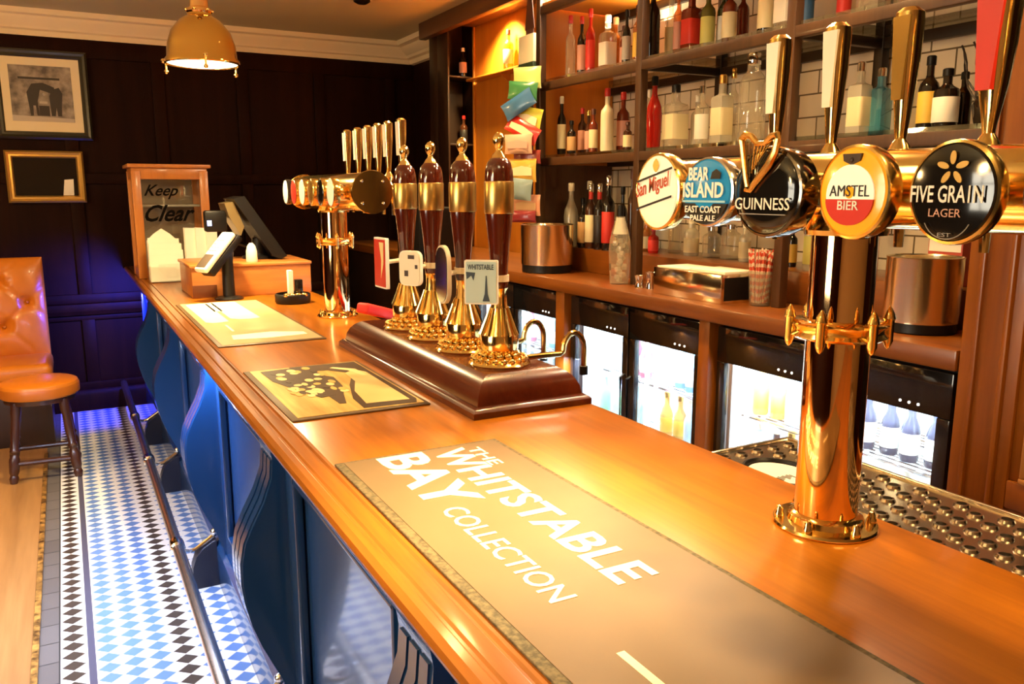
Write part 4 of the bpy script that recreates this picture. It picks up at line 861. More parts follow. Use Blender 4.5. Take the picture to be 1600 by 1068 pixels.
FR = [  # y0, y1, label, place phrase, doors: colour strings per shelf for the left door then the right
 (3.475, 4.445, 'leftmost lit bottle fridge seen behind the hand pumps', 'leftmost fridge', [('bwbwp', 'wwpww'), ('wbwwb', 'wwaww')]),
 (2.415, 3.375, 'middle lit bottle fridge with two white glowing doors', 'middle fridge', [('wwwpp', 'gwgww'), ('wbbww', 'aawww')]),
 (1.375, 2.335, 'nearest lit bottle fridge behind the big brass column', 'nearest fridge', [('aawbp', 'wdawd'), ('ddddd', 'wdwdd')])]
ORD = ['first', 'second', 'third', 'fourth', 'fifth']; CN = dict(w='pale clear', a='amber', b='pale blue', p='pink', d='dark', g='green tinted')
for (y0, y1, lab, ph, doors) in FR:
    dk = ph == 'nearest fridge'
    fridge(y0, y1, lab, 0, False)
    ym = (y0+y1)/2
    for di, shelves in enumerate(doors):
        a, b_ = ((ym+0.004, y1-0.004), (y0+0.004, ym-0.004))[di]
        for si, (row, z) in enumerate(zip(shelves, (0.822, 0.582))):
            for k, ch in enumerate(row):
                yy = b_-0.075-k*(b_-a-0.15)/4 - (0.012 if k else 0.012)
                bottle(2.31+0.01*(k % 2), yy, z, 0.029, 0.205, 'beer', BG[ch], C['white'] if ch != 'a' else C['gold'], L['white'] if ch in 'pdb' else (L['yellow'] if ch == 'a' else None),
                       '%s bottle, %s from left, %s shelf, %s door of %s' % (CN[ch], ORD[k], ('top', 'lower')[si], ('left', 'right')[di], ph), 'chilled bottles in the %s' % ph, 0.12, 0.45)
# right-hand tall cupboard
t = thing('tall_cupboard', (2.45, 0.95, 0), 'tall brown framed cupboard at the right end of the back bar', 'cupboard')
m = MB(); m.box(2.10, 2.79, 1.175, 1.335, 0, 2.80, 0.004); m.build('side_post', PILW, t)
m = MB(); m.box(2.09, 2.104, 1.285, 1.30, 0, 2.80, 0.003); m.box(2.085, 2.104, 1.205, 1.22, 0, 2.80, 0.004); m.build('reeding', PILW, t)
m = MB(); m.box(2.11, 2.79, 0.3, 1.175, 0, 0.855, 0.003); m.box(2.10, 2.14, 0.3, 1.175, 0.855, 0.93, 0.004); m.box(2.11, 2.14, 1.14, 1.175, 0.93, 2.8, 0.003); m.build('frame', PILW, t)
m = MB(); m.box(2.095, 2.125, 0.3, 1.145, 0.93, 0.945, 0.004); m.box(2.095, 2.125, 1.128, 1.143, 0.945, 2.8, 0.004); m.build('bead', plain('light_bead_wood', (0.45, 0.20, 0.06), 0.35), t)
m = MB(); m.box(2.13, 2.135, 0.3, 1.14, 0.93, 2.8); m.build('dark_pane', plain('dark_pane_glass', (0.006, 0.005, 0.005), 0.08), t)

# ------------------------------------------------------------------ things on the back counter
t = thing('ice_bucket', (2.25, 3.765, BZ), 'round brushed steel ice bucket with black base behind the hand pumps', 'bucket')
m = MB(); m.lathe([(0.128, BZ), (0.132, BZ+0.004), (0.132, BZ+0.045)], (2.25, 3.765, 0), 40); m.build('base_band', BLACK, t)
m = MB(); m.lathe([(0.138, BZ+0.042), (0.140, BZ+0.05), (0.140, BZ+0.245), (0.143, BZ+0.250), (0.138, BZ+0.253), (0.134, BZ+0.247), (0.132, BZ+0.06), (0.001, BZ+0.055)], (2.25, 3.765, 0), 48); m.build('drum', STEEL, t)
t = thing('steel_bin', (2.33, 1.60, BZ), 'round brushed steel container with black base right of the brass column', 'container')
m = MB(); m.lathe([(0.100, BZ), (0.104, BZ+0.004), (0.104, BZ+0.035)], (2.30, 1.60, 0), 40); m.build('base_band', BLACK, t)
m = MB(); m.lathe([(0.107, BZ+0.032), (0.108, BZ+0.04), (0.108, BZ+0.225), (0.110, BZ+0.229), (0.105, BZ+0.230), (0.102, BZ+0.226), (0.100, BZ+0.06), (0.001, BZ+0.055)], (2.30, 1.60, 0), 48); m.build('drum', STEEL, t)
m = MB(); m.box(2.48, 2.545, 1.60, 1.72, SE, SE+0.16, 0.004); o = tag(m.build('carton', plain('red_carton', (0.48, 0.07, 0.04), 0.5)), 'small red and white carton behind the steel container', 'carton')
m = MB(); m.box(2.4785, 2.4795, 1.605, 1.715, SE+0.11, SE+0.15); m.build('carton_band', L['white'], o)
# tall cut glass with cubes
t = thing('tall_glass_jug', (2.256, 3.10, BZ), 'tall cut glass jug standing on the back counter at the left upright', 'jug')
m = MB(); m.lathe([(0.040, BZ), (0.043, BZ+0.004), (0.046, BZ+0.06), (0.051, BZ+0.16), (0.047, BZ+0.20), (0.036, BZ+0.25), (0.024, BZ+0.29), (0.020, BZ+0.31)], (2.245, 3.10, 0), 10); m.build('glass_body', G['clear'], t, 10)
m = MB(); m.lathe([(0.034, BZ+0.23), (0.026, BZ+0.26), (0.020, BZ+0.30), (0.019, BZ+0.305)], (2.245, 3.10, 0), 14); m.build('pale_shoulder', L['white'], t)
m = MB(); m.lathe([(0.014, BZ+0.305), (0.015, BZ+0.335), (0.011, BZ+0.36)], (2.245, 3.10, 0), 12); m.build('stopper', BLACK, t)
m = MB()
for k in range(16):
    a = k*2.4; q = 0.022*(k % 3)/2; m.M = Matrix.Translation((2.245+q*math.cos(a), 3.10+q*math.sin(a), BZ+0.02+0.012*k)) @ Matrix.Rotation(a, 4, 'Z') @ Matrix.Rotation(a*0.7, 4, 'X'); m.box(-0.011, 0.011, -0.011, 0.011, -0.011, 0.011, 0.003)
m.build('ice', clear('ice', (0.98, 0.96, 0.9), 0.7, dif=(0.8, 0.75, 0.6)), t)
for i, (x, y, h, lab) in enumerate(((2.235, 2.93, 0.055, 'left polished steel spirit measure on the back counter'), (2.25, 2.872, 0.075, 'right taller polished steel spirit measure beside the chrome box'))):
    m = MB(); m.lathe([(0.021, BZ), (0.022, BZ+0.002), (0.017, BZ+h*0.45), (0.024, BZ+h), (0.022, BZ+h), (0.015, BZ+h*0.5), (0.001, BZ+h*0.5)], (x, y, 0), 18); tag(m.build('spirit_measure', CHROME), lab, 'measure', 'spirit measures on the back counter')
t = thing('chrome_box', (2.255, 2.54, BZ), 'low mirror polished steel box on the back counter with paper on its lid', 'box')
m = MB(); m.box(2.165, 2.345, 2.335, 2.745, BZ, BZ+0.112, 0.003); m.build('case', plain('mirror_steel', (0.86, 0.76, 0.58), 0.12, 1.0), t)
m = MB(); m.box(2.18, 2.33, 2.3335, 2.3345, BZ+0.012, BZ+0.10); m.build('side_opening', BLACK, t)
m = MB(); m.box(2.175, 2.34, 2.55, 2.735, BZ+0.1125, BZ+0.118, 0.001); tag(m.build('paper_stack', PAPER), 'white paper slips lying on the left of the polished steel box', 'paper', 'papers on the polished box')
m = MB(); m.box(2.185, 2.343, 2.34, 2.54, BZ+0.1125, BZ+0.122, 0.001); tag(m.build('paper_stack', PAPER), 'white paper slips lying on the right of the polished steel box', 'paper', 'papers on the polished box')
# jar of striped straws
t = thing('straw_jar', (2.287, 2.246, BZ), 'clear tumbler on the back counter packed with paper straws', 'tumbler')
m = MB(); m.lathe([(0.036, BZ), (0.038, BZ+0.004), (0.046, BZ+0.13), (0.044, BZ+0.13), (0.035, BZ+0.008), (0.001, BZ+0.008)], (2.28, 2.25, 0), 28); m.build('glass', G['clear'], t)
def stripe_mat():
    m, n, l, b = newmat('red_white_straw_stripes')
    tc = n.new('ShaderNodeTexCoord'); w = n.new('ShaderNodeTexWave'); w.inputs['Scale'].default_value = 26; w.bands_direction = 'DIAGONAL'; w.inputs['Distortion'].default_value = 0.4
    ra = n.new('ShaderNodeValToRGB'); ra.color_ramp.interpolation = 'CONSTANT'; ra.color_ramp.elements[0].color = (0.70, 0.10, 0.05, 1); ra.color_ramp.elements[1].color = (0.85, 0.72, 0.55, 1); ra.color_ramp.elements[1].position = 0.55
    l.new(tc.outputs['Object'], w.inputs['Vector']); l.new(w.outputs['Fac'], ra.inputs['Fac']); l.new(ra.outputs['Color'], b.inputs['Base Color']); b.inputs['Roughness'].default_value = 0.5
    return m
SM = stripe_mat()
for k in range(36):
    a = k*2.39996; q = math.sqrt(k/36); r0, r1 = 0.028*q, 0.050*q
    m = MB(); m.tube([(2.28+r0*math.cos(a), 2.25+r0*math.sin(a), BZ+0.012), (2.28+r1*math.cos(a+0.3), 2.25+r1*math.sin(a+0.3), BZ+0.205+0.008*math.sin(k*3.1))], 0.0036, 6)
    tag(m.build('paper_straw', SM), 'red and white striped paper straw standing in the clear tumbler', 'straw', 'striped straws in the tumbler')
# dark decorative twigs and a blue pouch on the right of the lower shelf
t = thing('twig_decoration', (2.47, 1.55, SL), 'curly dark twig decoration standing on the right of the lower shelf', 'decoration')
for k in range(9):
    a = k*0.7; pts = []
    for i in range(10):
        s_ = i/9; pts.append((2.47+0.05*s_*math.cos(a)+0.02*math.sin(7*s_+k), 1.56+0.11*s_*math.sin(a)+0.02*math.cos(6*s_+k), SL+0.02+0.22*s_))
    m = MB(); m.tube(pts, 0.003, 6); m.build('twig', plain('dark_twig', (0.02, 0.012, 0.008), 0.6), t)
m = MB(); m.lathe([(0.03, SL), (0.035, SL+0.01), (0.045, SL+0.06), (0.03, SL+0.09), (0.02, SL+0.10)], (2.47, 1.56, 0), 16); m.build('pot', G['dark'], t)
m = MB(); m.lathe([(0.045, SL), (0.055, SL+0.02), (0.05, SL+0.09), (0.02, SL+0.13), (0.035, SL+0.17), (0.03, SL+0.175), (0.012, SL+0.135)], (2.40, 1.43, 0), 14, sq=0.6); tag(m.build('gift_pouch', plain('petrol_blue_foil', (0.02, 0.06, 0.10), 0.25, 0.5)), 'petrol blue gathered pouch at the right end of the lower shelf', 'pouch')

# ------------------------------------------------------------------ hanging strips of snack packets
def packet(name, x, y, z, w, h, mat, label, group, tilt=0.0, yaw=0.0, band=None, depth=0.015):
    t = thing(name, (x, y, z-h/2), label, 'snack packet', group)
    M_ = Matrix.Translation((x, y, z)) @ Matrix.Rotation(yaw, 4, 'Z') @ Matrix.Rotation(tilt, 4, 'Y')
    m = MB(); n = 8; grid = []
    for sgn in (1, -1):
        g = []
        for i in range(n+1):
            row = []
            for j in range(n+1):
                u, v = i/n*2-1, j/n*2-1
                d = depth*(1-u*u)*(1-v**4)*0.9+0.0008
                row.append(m.bm.verts.new(M_ @ Vector((u*w/2*(1-0.05*(1-v*v)), -sgn*d, v*h/2))))
            g.append(row)
        grid.append(g)
    fs = []
    for g in grid:
        for i in range(n):
            for j in range(n): fs.append(m.bm.faces.new((g[i][j], g[i+1][j], g[i+1][j+1], g[i][j+1])))
    A, B = grid
    for i in range(n):
        for j in (0, n): fs.append(m.bm.faces.new((A[i][j], A[i+1][j], B[i+1][j], B[i][j])))
        for k in (0, n): fs.append(m.bm.faces.new((A[k][i], A[k][i+1], B[k][i+1], B[k][i])))
    bmesh.ops.recalc_face_normals(m.bm, faces=fs)
    for f in fs: f.smooth = True
    m.build('film', mat, t)
    if band:
        m = MB(); m.M = M_
        pts = [(-w*0.36, -h*0.22), (w*0.36, -h*0.22), (w*0.36, h*0.10), (0, h*0.2), (-w*0.36, h*0.10)]
        m.prism(pts, -depth*0.98, -depth*0.9, 'Y'); m.build('print', band, t)
    return t
def pk(name, col, rough=0.3): return plain(name, col, rough, 0, 0.3)
t = thing('snack_strip', (2.235, 3.93, 1.60), 'hanging display strip for snack packets at the left upright of the shelves', 'display strip')
m = MB(); m.box(2.227, 2.232, 3.88, 3.96, 1.52, 2.50, 0.001); m.prism([(3.87, 2.50), (3.97, 2.50), (3.935, 2.70), (3.905, 2.70)], 2.227, 2.231, 'X'); m.build('backing_card', plain('dark_brown_card', (0.07, 0.02, 0.01), 0.5), t)
m = MB(); m.tube([(2.23, 3.92, 2.69), (2.284, 3.92, 2.72)], 0.004, 6); m.build('hook', CHROME, t)
m = MB(); m.box(2.205, 2.222, 3.84, 4.0, 2.33, 2.47, 0.002); h_ = m.build('header_card', plain('pale_header_card', (0.72, 0.66, 0.46), 0.5), t)
m = MB(); m.box(2.203, 2.2225, 3.84, 4.0, 2.27, 2.33, 0.002); m.build('header_foot', pk('dark_green_print', (0.012, 0.03, 0.015)), h_)
SN = [(2.245, 0.16, 0.11, (0.45, 0.50, 0.14), None, 0.0, 'lime yellow snack packet, topmost of the left hanging strip'),
      (2.18, 0.17, 0.09, (0.03, 0.16, 0.05), None, 0.1, 'dark green snack packet below the lime packet'),
      (2.11, 0.19, 0.09, (0.03, 0.11, 0.24), None, -0.5, 'blue snack packet sticking out to the left of the strip'),
      (2.04, 0.17, 0.12, (0.62, 0.55, 0.05), 'cream', 0.2, 'bright yellow snack packet below the blue packet'),
      (1.985, 0.20, 0.09, (0.60, 0.03, 0.015), 'cream', 0.5, 'red snack packet sticking out to the right of the strip'),
      (1.91, 0.16, 0.10, (0.60, 0.36, 0.24), 'pink', 0.0, 'pale pink snack packet below the red packet'),
      (1.845, 0.16, 0.07, (0.28, 0.03, 0.02), None, 0.0, 'maroon snack packet in the middle of the left strip'),
      (1.775, 0.16, 0.12, (0.72, 0.42, 0.06), 'cream', 0.0, 'orange yellow snack packet below the maroon packet'),
      (1.68, 0.16, 0.11, (0.22, 0.32, 0.33), None, 0.1, 'grey teal snack packet near the foot of the strip'),
      (1.595, 0.16, 0.11, (0.68, 0.32, 0.18), 'tan', 0.0, 'salmon snack packet near the foot of the strip'),
      (1.535, 0.16, 0.06, (0.22, 0.015, 0.02), None, 0.0, 'dark red snack packet at the foot of the left strip')]
for i, (z, w, h, c_, b_, tl, lab) in enumerate(SN):
    packet('snack_packet', 2.175-0.026*(i % 3), 3.85, z, w, h, pk('packet_film_%s' % lab.split(' snack')[0].replace(' ', '_'), c_), lab, 'snack packets on the left hanging strip', tl, -0.95, L[b_] if b_ else None)
t = thing('snack_strip', (2.07, 1.13, 1.80), 'hanging display strip in front of the brown cupboard post', 'display strip')
m = MB(); m.box(2.074, 2.078, 1.10, 1.16, 1.78, 2.20, 0.001); m.build('backing_card', pk('dark_teal_card', (0.01, 0.03, 0.04)), t)
m = MB(); m.tube([(2.076, 1.13, 2.19), (2.095, 1.13, 2.22)], 0.003, 6); m.build('hook', CHROME, t)
for k in range(7):
    packet('snack_packet', 2.05, 1.135-0.006*(k % 2), 2.13-0.056*k, 0.10, 0.062, pk('black_white_film', (0.75, 0.70, 0.62)) if k % 2 == 0 else pk('black_film', (0.015, 0.02, 0.025)),
           '%s packet, %s from the top of the hanging strip beside the right cupboard' % ('white' if k % 2 == 0 else 'black', ['first', 'second', 'third', 'fourth', 'fifth', 'sixth', 'seventh'][k]), 'packets on the right hanging strip', -0.7, -0.6, None, 0.012)

# ------------------------------------------------------------------ far end of the counter: till, reader, leaflets, display case
t = thing('till_plinth', (0.90, 4.90, CT), 'orange wooden till plinth standing on the far part of the oak counter', 'plinth')
m = MB(); m.box(0.575, 1.215, 4.655, 5.15, CT, 1.272, 0.004); m.build('box', TILLW, t)
m = MB(); m.box(0.565, 1.22, 4.645, 5.155, 1.262, 1.28, 0.005); m.build('lid', TILLW, t)
m = MB(); m.box(0.5745, 0.70, 4.650, 4.656, CT+0.005, 1.17, 0.001); m.build('dark_inset', wood('dark_inset_wood', (0.08, 0.02, 0.006), (0.13, 0.035, 0.01), 'X', 1, 0.4, 0.2), t)
t = thing('till_terminal', (0.95, 4.95, 1.28), 'black touch screen till leaning back on the wooden plinth, seen from the side', 'till')
m = MB(); m.prism([(0.84, 1.625), (0.90, 1.640), (1.12, 1.30), (1.085, 1.285), (1.04, 1.30)], 4.80, 5.14, 'Y'); m.build('screen_housing', BLACK, t)
m = MB(); m.prism([(0.902, 1.634), (0.905, 1.636), (1.118, 1.306), (1.115, 1.304)], 4.82, 5.12, 'Y'); m.build('screen', BLACKG, t)
m = MB(); m.prism([(0.80, 1.60), (0.85, 1.61), (0.90, 1.47), (0.88, 1.42), (0.82, 1.53)], 4.86, 5.08, 'Y'); m.build('stand_back', plain('bronze_panel', (0.30, 0.22, 0.10), 0.3, 0.6), t)
m = MB(); m.lathe([(0.10, 1.28), (0.10, 1.295), (0.05, 1.31), (0.04, 1.40)], (1.0, 4.97, 0), 24); m.build('foot', BLACK, t)
m = MB(); m.box(0.70, 0.82, 4.93, 5.0, 1.44, 1.56, 0.012); d = m.build('customer_display', BLACK, t)
m = MB(); m.box(0.712, 0.735, 4.928, 4.9305, 1.475, 1.505); m.build('lit_symbol', emit('blue_symbol_glow', (0.5, 0.55, 1.0), 3.5), d)
m = MB(); m.tube([(0.80, 4.96, 1.45), (0.86, 4.97, 1.38), (0.96, 4.97, 1.34)], 0.012, 8); m.build('display_arm', BLACK, d)
m = MB(); m.lathe([(0.030, 1.28), (0.032, 1.284), (0.030, 1.34), (0.022, 1.37), (0.010, 1.385)], (0.905, 4.72, 0), 16); tag(m.build('paper_roll', PAPER), 'small rounded white paper roll on the plinth in front of the till', 'paper roll')
t = thing('card_reader', (0.735, 4.60, CT), 'card payment terminal tilted on a black post on the oak counter', 'card reader')
m = MB(); m.lathe([(0.073, CT), (0.074, CT+0.006), (0.06, CT+0.014), (0.03, CT+0.02), (0.026, CT+0.03)], (0.745, 4.555, 0), 28); m.build('base', BLACK, t)
m = MB(); m.lathe([(0.032, CT+0.02), (0.030, CT+0.20), (0.036, CT+0.25)], (0.745, 4.555, 0), 20); m.build('post', BLACK, t)
m = MB(); M_ = Matrix.Translation((0.70, 4.53, 1.355)) @ Matrix.Rotation(math.radians(28), 4, 'Z') @ Matrix.Rotation(math.radians(-44), 4, 'Y')
m.M = M_; m.box(-0.135, 0.135, -0.048, 0.048, -0.045, -0.004, 0.010); m.build('cradle', BLACK, t)
m = MB(); m.M = M_; m.box(-0.15, 0.12, -0.046, 0.046, -0.003, 0.030, 0.012, 3); b = m.build('terminal', plain('pale_terminal', (0.78, 0.74, 0.64), 0.35), t)
m = MB(); m.M = M_; m.box(-0.135, -0.045, -0.036, 0.036, 0.0295, 0.0312, 0.001); s_ = m.build('terminal_screen', plain('terminal_screen', (0.10, 0.075, 0.06), 0.15), b)
m = MB(); m.M = M_
for i in range(3):
    for j in range(4): m.box(0.0+0.024*j-0.02, 0.017+0.024*j-0.02, -0.033+0.023*i, -0.015+0.023*i, 0.0295, 0.0335, 0.002)
m.build('keypad', plain('pale_keys', (0.70, 0.66, 0.56), 0.4), b)
# leaflets in a rack
t = thing('leaflet_rack', (0.54, 5.62, CT), 'clear leaflet rack on the counter in front of the display case', 'rack')
m = MB(); m.box(0.44, 0.66, 5.55, 5.70, CT, CT+0.008, 0.002); m.box(0.44, 0.66, 5.548, 5.552, CT+0.008, CT+0.12); m.box(0.44, 0.66, 5.698, 5.702, CT+0.008, CT+0.30); m.build('holder', GLASS, t)
for i in range(6):
    w0, w1, hh = [(0.45, 0.63, 0.30), (0.452, 0.64, 0.27), (0.455, 0.65, 0.24), (0.45, 0.655, 0.20), (0.448, 0.65, 0.17), (0.45, 0.60, 0.11)][i]
    yy = 5.685-0.021*i
    m = MB(); m.prism([(w0, CT+0.009), (w1, CT+0.009), (w1-0.002, CT+hh), (w0+0.002, CT+hh+0.008)] if i else [(w0, CT+0.009), (w1, CT+0.009), (w1, CT+0.26), ((w0+w1)/2+0.05, CT+0.30), ((w0+w1)/2, CT+0.335), ((w0+w1)/2-0.05, CT+0.30), (w0, CT+0.26)], yy, yy+0.006, 'Y')
    tag(m.build('leaflet', PAPER), ['tallest cream leaflet with shaped top at the back of the rack', 'second leaflet from the back of the clear rack', 'third leaflet from the back of the clear rack', 'third leaflet from the front of the clear rack', 'second leaflet from the front of the clear rack', 'shortest leaflet at the front of the clear rack'][i], 'leaflet', 'leaflets in the clear rack')
for i, (x, lab) in enumerate(((0.70, 'left upright white menu card right of the leaflet rack'), (0.765, 'middle upright white menu card right of the leaflet rack'), (0.83, 'right upright white menu card right of the leaflet rack'))):
    m = MB(); m.M = Matrix.Translation((x, 5.62, 0)) @ Matrix.Rotation(0.25, 4, 'Z'); m.prism([(-0.035, CT), (0.035, CT), (0.035, CT+0.335), (-0.035, CT+0.34)], -0.012, 0.012, 'Y'); tag(m.build('menu_card', PAPER), lab, 'menu card', 'menu cards by the leaflet rack')
# glazed display case
t = thing('display_case', (0.64, 6.10, CT), 'orange wooden display case with glass sides at the far end of the bar', 'display case')
cx0, cx1, cy0, cy1, cz0, cz1 = 0.405, 0.875, 5.90, 6.32, CT, 1.83
p = 0.055
for (x, y) in ((cx0, cy0), (cx1-p, cy0), (cx0, cy1-p), (cx1-p, cy1-p)):
    m = MB(); m.box(x, x+p, y, y+p, cz0, cz1-0.03, 0.003); m.build('post', CASEW, t)
m = MB(); m.box(cx0-0.02, cx1+0.02, cy0-0.02, cy1+0.02, cz1-0.012, cz1+0.012, 0.005); m.box(cx0+0.004, cx1-0.004, cy0+0.004, cy1-0.004, cz1-0.085, cz1-0.012, 0.003); m.build('top', CASEW, t)
m = MB(); m.box(cx0+0.004, cx1-0.004, cy0+0.004, cy1-0.004, cz0, cz0+0.06, 0.003); m.build('bottom', CASEW, t)
for (a, b_, c_, d) in ((cx0+p, cx1-p, cy0+0.02, cy0+0.025), (cx0+0.02, cx0+0.025, cy0+p, cy1-p), (cx1-0.025, cx1-0.02, cy0+p, cy1-p)):
    m = MB(); m.box(a, b_, c_, d, cz0+0.06, cz1-0.085); pn = m.build('pane', GLASS, t)
m = MB(); m.box(cx0+p, cx1-p, cy0+0.05, cy1-0.02, 1.565, 1.58, 0.002); m.build('shelf', plain('grey_shelf', (0.45, 0.40, 0.30), 0.4), t)
m = MB(); m.box(cx0+p, cx1-p, cy1-0.03, cy1-0.02, cz0+0.06, cz1-0.085); m.build('back', plain('grey_back_board', (0.34, 0.28, 0.19), 0.6), t)
SCR = plain('dark_script_paint', (0.004, 0.003, 0.002), 0.8, spec=0.05)
text('Keep', (0.475, 5.918, 1.615), (1, 0, 0), (0, 0, 1), 0.21, 0.095, SCR, t, 'painted_lettering', shear=0.5, bold=0.015)
text('Clear', (0.470, 5.918, 1.47), (1, 0, 0), (0, 0, 1), 0.31, 0.11, SCR, t, 'painted_lettering', shear=0.5, bold=0.02)
# things round the far tower
t = thing('bar_caddy', (1.02, 4.25, CT), 'black round bar caddy with cream card left of the far beer tower', 'caddy')
m = MB(); m.lathe([(0.085, CT), (0.09, CT+0.01), (0.09, CT+0.045), (0.082, CT+0.05), (0.078, CT+0.02), (0.001, CT+0.02)], (1.01, 4.25, 0), 26); m.build('tray', BLACK, t)
m = MB(); m.box(0.985, 1.01, 4.22, 4.26, CT+0.02, CT+0.17, 0.004); m.build('cream_card', PAPER, t)
m = MB(); m.box(1.02, 1.06, 4.23, 4.27, CT+0.02, CT+0.12, 0.004); m.build('black_holder', BLACKG, t)
for k in range(4):
    m = MB(); m.ball((0.965+0.03*k, 4.19, CT+0.045), 0.018, 10, 0.7); tag(m.build('wrapped_sweet', GOLDRIM), 'gold wrapped sweet at the rim of the black bar caddy', 'sweet', 'wrapped sweets in the black caddy')
m = MB(); m.M = Matrix.Translation((1.20, 3.38, CT+0.045)) @ Matrix.Rotation(math.radians(28), 4, 'Z') @ Matrix.Rotation(math.radians(16), 4, 'Y')
m.box(-0.15, 0.15, -0.035, 0.035, -0.022, 0.022, 0.012, 3); tag(m.build('bar_towel', plain('red_towelling', (0.62, 0.02, 0.012), 0.6)), 'folded bright red towel lying behind the far beer tower', 'towel')
m = MB(); m.M = Matrix.Translation((1.13, 3.12, CT)); m.lathe([(0.07, 0), (0.085, 0.01), (0.08, 0.03), (0.04, 0.042), (0.001, 0.045)], (0, 0, 0), 18, sq=0.8); tag(m.build('cleaning_cloth', stain_mat('grey_cloth', (0.03, 0.026, 0.022), (0.12, 0.10, 0.08), 60, 0.9)), 'crumpled dark grey cloth at the far end of the mahogany pump box', 'cloth')
m = MB(); m.box(1.98, 2.30, 4.9, 5.3, BZ, BZ+0.32, 0.015)
t = tag(m.build('glass_washer', BLACK), 'black boxy appliance on the back counter behind the far beer tower', 'appliance')
m = MB(); m.box(1.9785, 1.9815, 5.22, 5.235, BZ+0.06, BZ+0.27); m.build('lit_strip', emit('pale_strip_glow', (0.7, 0.8, 1.0), 1.2), t)

# ------------------------------------------------------------------ pendant lamps over the counter
def pendant(x, y, z, label, power, ang=130):
    t = thing('pendant_lamp', (x, y, z), label, 'pendant lamp', 'brass pendant lamps over the bar')
    m = MB(); m.lathe([(0.165, z), (0.172, z+0.004), (0.170, z+0.02), (0.160, z+0.032), (0.155, z+0.09), (0.135, z+0.15), (0.095, z+0.20), (0.06, z+0.222), (0.055, z+0.235)], (x, y, 0), 48, cap=False); m.build('shade', plain('lamp_brass', (0.80, 0.50, 0.14), 0.07, 1.0), t)
    m = MB(); m.lathe([(0.160, z+0.006), (0.150, z+0.088), (0.130, z+0.146), (0.09, z+0.195), (0.001, z+0.21)], (x, y, 0), 40, cap=False); m.build('lining', SHADEIN, t)
    m = MB(); m.lathe([(0.001, z-0.004), (0.12, z-0.001), (0.160, z+0.010), (0.12, z+0.016), (0.001, z+0.016)], (x, y, 0), 36); m.build('diffuser', emit('lamp_diffuser_glow', (1.0, 0.84, 0.48), 5.0), t)
    m = MB(); m.lathe([(0.055, z+0.23), (0.060, z+0.24), (0.055, z+0.255), (0.042, z+0.262), (0.040, z+0.31), (0.044, z+0.315), (0.030, z+0.33), (0.012, z+0.345)], (x, y, 0), 28); g = m.build('gallery', COPPER, t)
    for k in range(6):
        a = k*PI/3
        m = MB(); m.ball((x+0.058*math.cos(a), y+0.058*math.sin(a), z+0.247), 0.008, 8); m.build('rivet', BRASS, g)
    for k in range(3):
        a = k*2*PI/3+0.45
        px, py = x+0.185*math.cos(a), y+0.185*math.sin(a)
        m = MB(); m.tube([(x+0.165*math.cos(a), y+0.165*math.sin(a), z+0.025), (px, py, z+0.022)], 0.007, 8); m.ball((px+0.012*math.cos(a), py+0.012*math.sin(a), z+0.022), 0.012, 10); m.tube([(px, py, z+0.022), (px, py, z-0.024)], 0.005, 8); m.ball((px, py, z-0.028), 0.011, 10); m.build('wing_screw', BRASS, t)
    m = MB(); m.tube([(x, y, z+0.34), (x, y, 2.90)], 0.008, 8); m.lathe([(0.05, 2.9195), (0.05, 2.905), (0.02, 2.885)], (x, y, 0), 24); m.build('stem', BRASS_OLD, t)
    light('pendant_lamp_light', 'SPOT', (x, y, z-0.012), power, (1.0, 0.74, 0.36), 0.07, target=(x, y, 0), spot=ang, blend=1.0)
    return t
pendant(0.65, 4.31, 2.262, 'brass dome pendant lamp hanging at the upper left over the far counter', 170, 165)
pendant(0.65, 1.22, 2.262, 'assumed brass dome pendant lamp out of view over the near counter', 190, 60)  # unseen pendant, assumed from the bright spot on the near runner

for (x, y, z) in FILL_GLOBES:  # bodies of the added globe lamps, out of view
    t = thing('added_globe_lamp', (x, y, z-0.13), 'added opal glass globe lamp hanging out of view left of the bar', 'lamp', 'added globe lamps left of the bar')
    gm = clear('opal_globe', (1.0, 0.95, 0.85), 0.9)
    m = MB(); m.ball((x, y, z), 0.13, 24); m.build('globe', gm, t)
    m = MB(); m.ball((x, y, z), 0.045, 14); m.build('bulb', emit('fill_bulb_glow', (1, 0.75, 0.4), 20), t)
    m = MB(); m.tube([(x, y, z+0.125), (x, y, 2.92)], 0.008, 8); m.lathe([(0.04, z+0.11), (0.045, z+0.12), (0.03, z+0.15)], (x, y, 0), 16); m.build('stem', BRASS_OLD, t)

